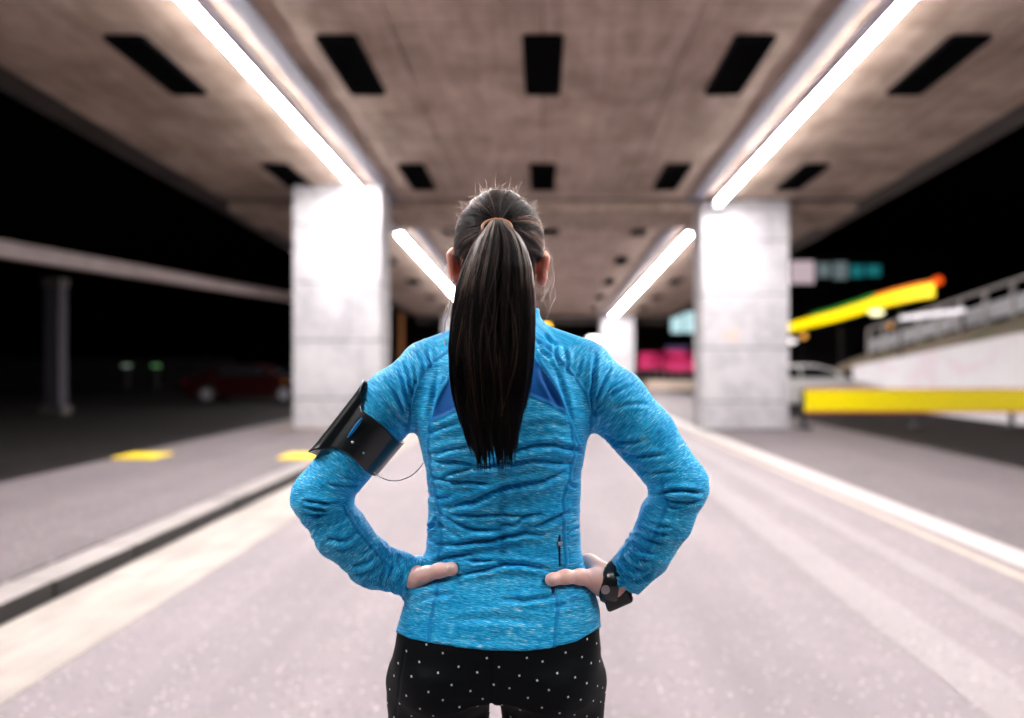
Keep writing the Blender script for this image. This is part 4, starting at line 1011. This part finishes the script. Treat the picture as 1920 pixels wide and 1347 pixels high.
# scalp strands: from the hairline over the skull to the tie
te = unit((TIE-CC)/CR3); st_, ra_, ti_ = [], [], []
ncl = 150; cl = []
for _ in range(ncl):
    cl.append((rng.uniform(0, 2*math.pi), rng.uniform(1.25, 2.2), rng.uniform(-.0012,.0032), rng.uniform(0,1)))
w1 = unit(np.cross(te, [1,0,0])); w0 = np.cross(w1, te)
for i in range(9000):
    a, ln, ht, tn = cl[rng.integers(ncl)]; a += rng.normal(0, .020); ln += rng.normal(0,.12)
    dirv = w0*math.cos(a) + w1*math.sin(a)
    ts = np.linspace(1, .035, 16); bend = rng.normal(0,.03) + .10*math.sin(a*3+1)
    pts = []
    for t in ts:
        th = ln*t; aa = a + bend*math.sin(math.pi*t)*.5; dv = w0*math.cos(aa)+w1*math.sin(aa)
        e_ = te*math.cos(th) + dv*math.sin(th); z_s = 1.0
        h_ = 1.0 + (ht + .0028 + rng.normal(0,.0003))/.085*(math.sin(math.pi*min(1, t*1.2+.05))*.9+.2)
        p = CC + CR3*e_*h_
        pts.append(p)
    pts = np.array(pts)
    if (pts[0][1] > 1.53 and pts[0][2] < CC[2]+.02): pts = pts[pts[:,1] < 1.535]
    pts = pts[pts[:,2] > CC[2]-.098]
    pxs = VX + F*pts[:,0]/pts[:,1]; pys = VY - F*(pts[:,2]-EYE)/pts[:,1]; pts = pts[~((pys > 482) & ((pxs < 864) | (pxs > 1003)))]
    if len(pts) < 4: continue
    st_.append(pts); n = len(pts); ra_.append(np.full(n, rng.uniform(.00022,.00036))); ti_.append(np.full(n, np.clip(.10+.35*(tn > .88) + rng.normal(0,.08), 0, 1)))
h1 = hair_curves('hair_strands', st_, ra_, ti_, runner); h1['kind'] = 'stuff'
# ponytail
TT = [ (416,922,946,1.378,.012),(424,908,958,1.366,.016),(440,896,974,1.358,.020),(465,882,988,1.352,.025),(500,866,998,1.348,.030),(545,852,1003,1.345,.034),(600,845,1004,1.342,.036),
      (650,842,1004,1.338,.036),(700,845,999,1.334,.034),(745,851,992,1.332,.031),(790,861,982,1.334,.027),(825,872,976,1.338,.024),(850,882,972,1.342,.022),(872,886,970,1.346,.020)]
TTa = np.array(TT, float); sd_ = np.hypot(np.diff(TTa[:,0]), 0); tcum = np.r_[0, np.cumsum(sd_)]; tcum /= tcum[-1]
def tail(t):
    g = lambda c: np.interp(t, tcum, TTa[:,c]); d = g(3); py_ = g(0); c_ = P((g(1)+g(2))/2, py_, d); return c_, (g(2)-g(1))/2*d/F*.94, g(4)
vs = []; fs = []; nr, nsg = 40, 20
for i in range(nr):
    t = i/(nr-1)*.86; c_, hw, hd = tail(t)
    for k in range(nsg):
        a = 2*math.pi*k/nsg; vs.append(c_ + np.array([math.cos(a)*hw*.86, math.sin(a)*hd*.8+.004, 0]))
for i in range(nr-1):
    for k in range(nsg): fs.append((i*nsg+k, i*nsg+(k+1) % nsg, (i+1)*nsg+(k+1) % nsg, (i+1)*nsg+k))
fs += [tuple(range(nsg)), tuple((nr-1)*nsg+k for k in range(nsg))]
pt = rel(MB().add(vs, fs).build('ponytail', capm.m, runner, True)); pt['label'] = 'long straight dark ponytail with lighter brown streaks'
st_, ra_, ti_ = [], [], []
cl = [(rng.uniform(-1,1), rng.uniform(-1,1), rng.choice([rng.uniform(.74,.92), rng.uniform(.88,.98)]), rng.uniform(0,1), rng.uniform(0,6.28)) for _ in range(230)]
root = CC + CR3*te*1.0
for i in range(11000):
    ci = rng.integers(len(cl)); cu, cv, ce, tn, ph = cl[ci]
    r_ = math.hypot(cu, cv)
    if r_ > 1: cu, cv = cu/r_, cv/r_
    u = cu + rng.normal(0,.035); w = cv + rng.normal(0,.05); m_ = math.hypot(u, w)
    if m_ > 1.03: u, w = u/m_*1.03, w/m_*1.03
    if w > .2: w = -w*.9
    end = ce + rng.normal(0,.025) - (.10 if rng.random() < .12 else 0) + .02*(1-abs(u))*(rng.random() < .5)
    pts = [root + np.array([u*.010, .012, w*-.010]), root + np.array([u*.012, -.008, .006-.006*w])]; tn_ = []
    ts = np.linspace(0.01, end, 20); am = rng.normal(0,.0012)
    for t in ts:
        tc = min(t, 1.0); c_, hw, hd = tail(tc)
        cw = 1 + .05*math.sin(3*t+ph)
        gt = np.clip((t-.62)/max(end-.62,.05), 0, 1)*.85; u_ = u*(1-gt)+cu*gt; w_ = w*(1-gt)-abs(cv)*gt
        p = c_ + np.array([u_*hw*cw + .0022*math.sin(9*t+ph)*t + am*math.sin(6*t), w_*hd, -(t-tc)*.4])
        if t > .8: p[0] += (t-.8)*.02*math.sin(ph*3)
        pts.append(p)
    pts = np.array(pts); n = len(pts); tl = np.r_[0, 0, ts]
    side = (u < -.25)*(u > -.95) + (u > .62)*.8
    b_ = .02 + .07*(tn > .6)
    lite = side*(tn > .50)*np.exp(-((tl-.13)/.15)**2)*1.0 + (tn > .93)*.20 + (tn < .10)*(abs(u) < .5)*np.exp(-((tl-.55)/.25)**2)*.28
    st_.append(pts); rr0 = rng.uniform(.00024,.0004); ra_.append(rr0*np.clip((end+.04-np.minimum(tl,end))/.15, .25, 1)); ti_.append(np.clip(b_ + lite + rng.normal(0,.03), 0, 1)*np.ones(n))
for i in range(44):     # stray paler locks lying over the tail
    u0 = rng.uniform(-.85,.85); ta_, tb_ = sorted((rng.uniform(.02,.6), rng.uniform(.45,.97))); tb_ = max(tb_, ta_+.25); tb_ = min(tb_, .99)
    ph = rng.uniform(0,6.28); fr = rng.uniform(5,12); A0 = rng.uniform(.04,.16); dr = rng.normal(0,.35); tn = rng.uniform(.28,.62)
    for k in range(rng.integers(1,6)):
        ts = np.linspace(ta_, tb_, 22); pts = []
        for t in ts:
            c_, hw, hd = tail(t); u = np.clip(u0 + dr*(t-ta_) + A0*math.sin(fr*t+ph) + k*.014*math.sin(7*t+k), -1, 1)
            pts.append(c_ + np.array([u*hw, -hd*math.sqrt(max(0,1-u*u*.95))*1.03-.0012, 0]))
        st_.append(np.array(pts)); ra_.append(rng.uniform(.00022,.00036)*np.sin(np.linspace(.15,3.0,22))**.4); ti_.append(np.full(22, tn*rng.uniform(.7,1)))
h2 = hair_curves('ponytail_strands', st_, ra_, ti_, runner); h2['kind'] = 'stuff'
# flyaways
st_, ra_, ti_ = [], [], []
for i in range(420):
    a = rng.uniform(0, 2*math.pi); th = rng.uniform(.35, 1.9); dv = w0*math.cos(a)+w1*math.sin(a)
    if i < 260: a = rng.uniform(.15, math.pi-.15); 
    e_ = unit(te*math.cos(th)+dv*math.sin(th))
    if i < 260: e_ = unit(np.array([math.cos(a)*rng.uniform(.6,1), rng.uniform(-.55,.25), abs(math.sin(a))+.1]))
    if e_[1] > .5: continue
    p = CC+CR3*e_*1.02; L = rng.uniform(.006,.020)*(1.6 if rng.random() < .08 else 1); dr = unit(e_*.6 + rng.normal(0,.9,3)); cu_ = rng.normal(0,.7,3); pts = []
    for t in np.linspace(0,1,10): pts.append(p + dr*L*t*.7 + cu_*L*.6*t*t + e_*L*.25*math.sin(t*2.4))
    st_.append(np.array(pts)); ra_.append(np.linspace(.00016,.00008,10)); ti_.append(np.full(10, rng.uniform(.3,.7)))
for i in range(30):   # loose hair by the ears and neck
    s = -1 if rng.random() < .4 else 1; x0 = (862 if s < 0 else 1005)+rng.normal(0,5); y0 = rng.uniform(440, 560)
    L = rng.uniform(40,100); pts = []
    for t in np.linspace(0,1,12): pts.append(P(x0+s*(26*math.sin(t*2.6+rng.normal(0,.02))*rng.uniform(.92,1.0)+ (i%7-3)*4.0*t), y0+L*t, 1.470-.01*t))
    st_.append(np.array(pts)); ra_.append(np.full(12,.00014)); ti_.append(np.full(12, rng.uniform(.35,.8)))
h3 = hair_curves('loose_hair', st_, ra_, ti_, runner); h3['kind'] = 'stuff'
# hair tie: a wrapped lock
tc = P(932, 428, 1.374); vs = []; rp_ = []
for k in range(33):
    a = 2*math.pi*k/32; rp_.append(tc + np.array([math.cos(a)*.0235, -.006+.008*math.sin(a), math.sin(a)*.0145]))
tie = rel(MB().tube(rp_, .0023, 10, caps=False).build('hair_tie', plain('tie_tan', (.45,.20,.11), .45), runner, True))
print('done')
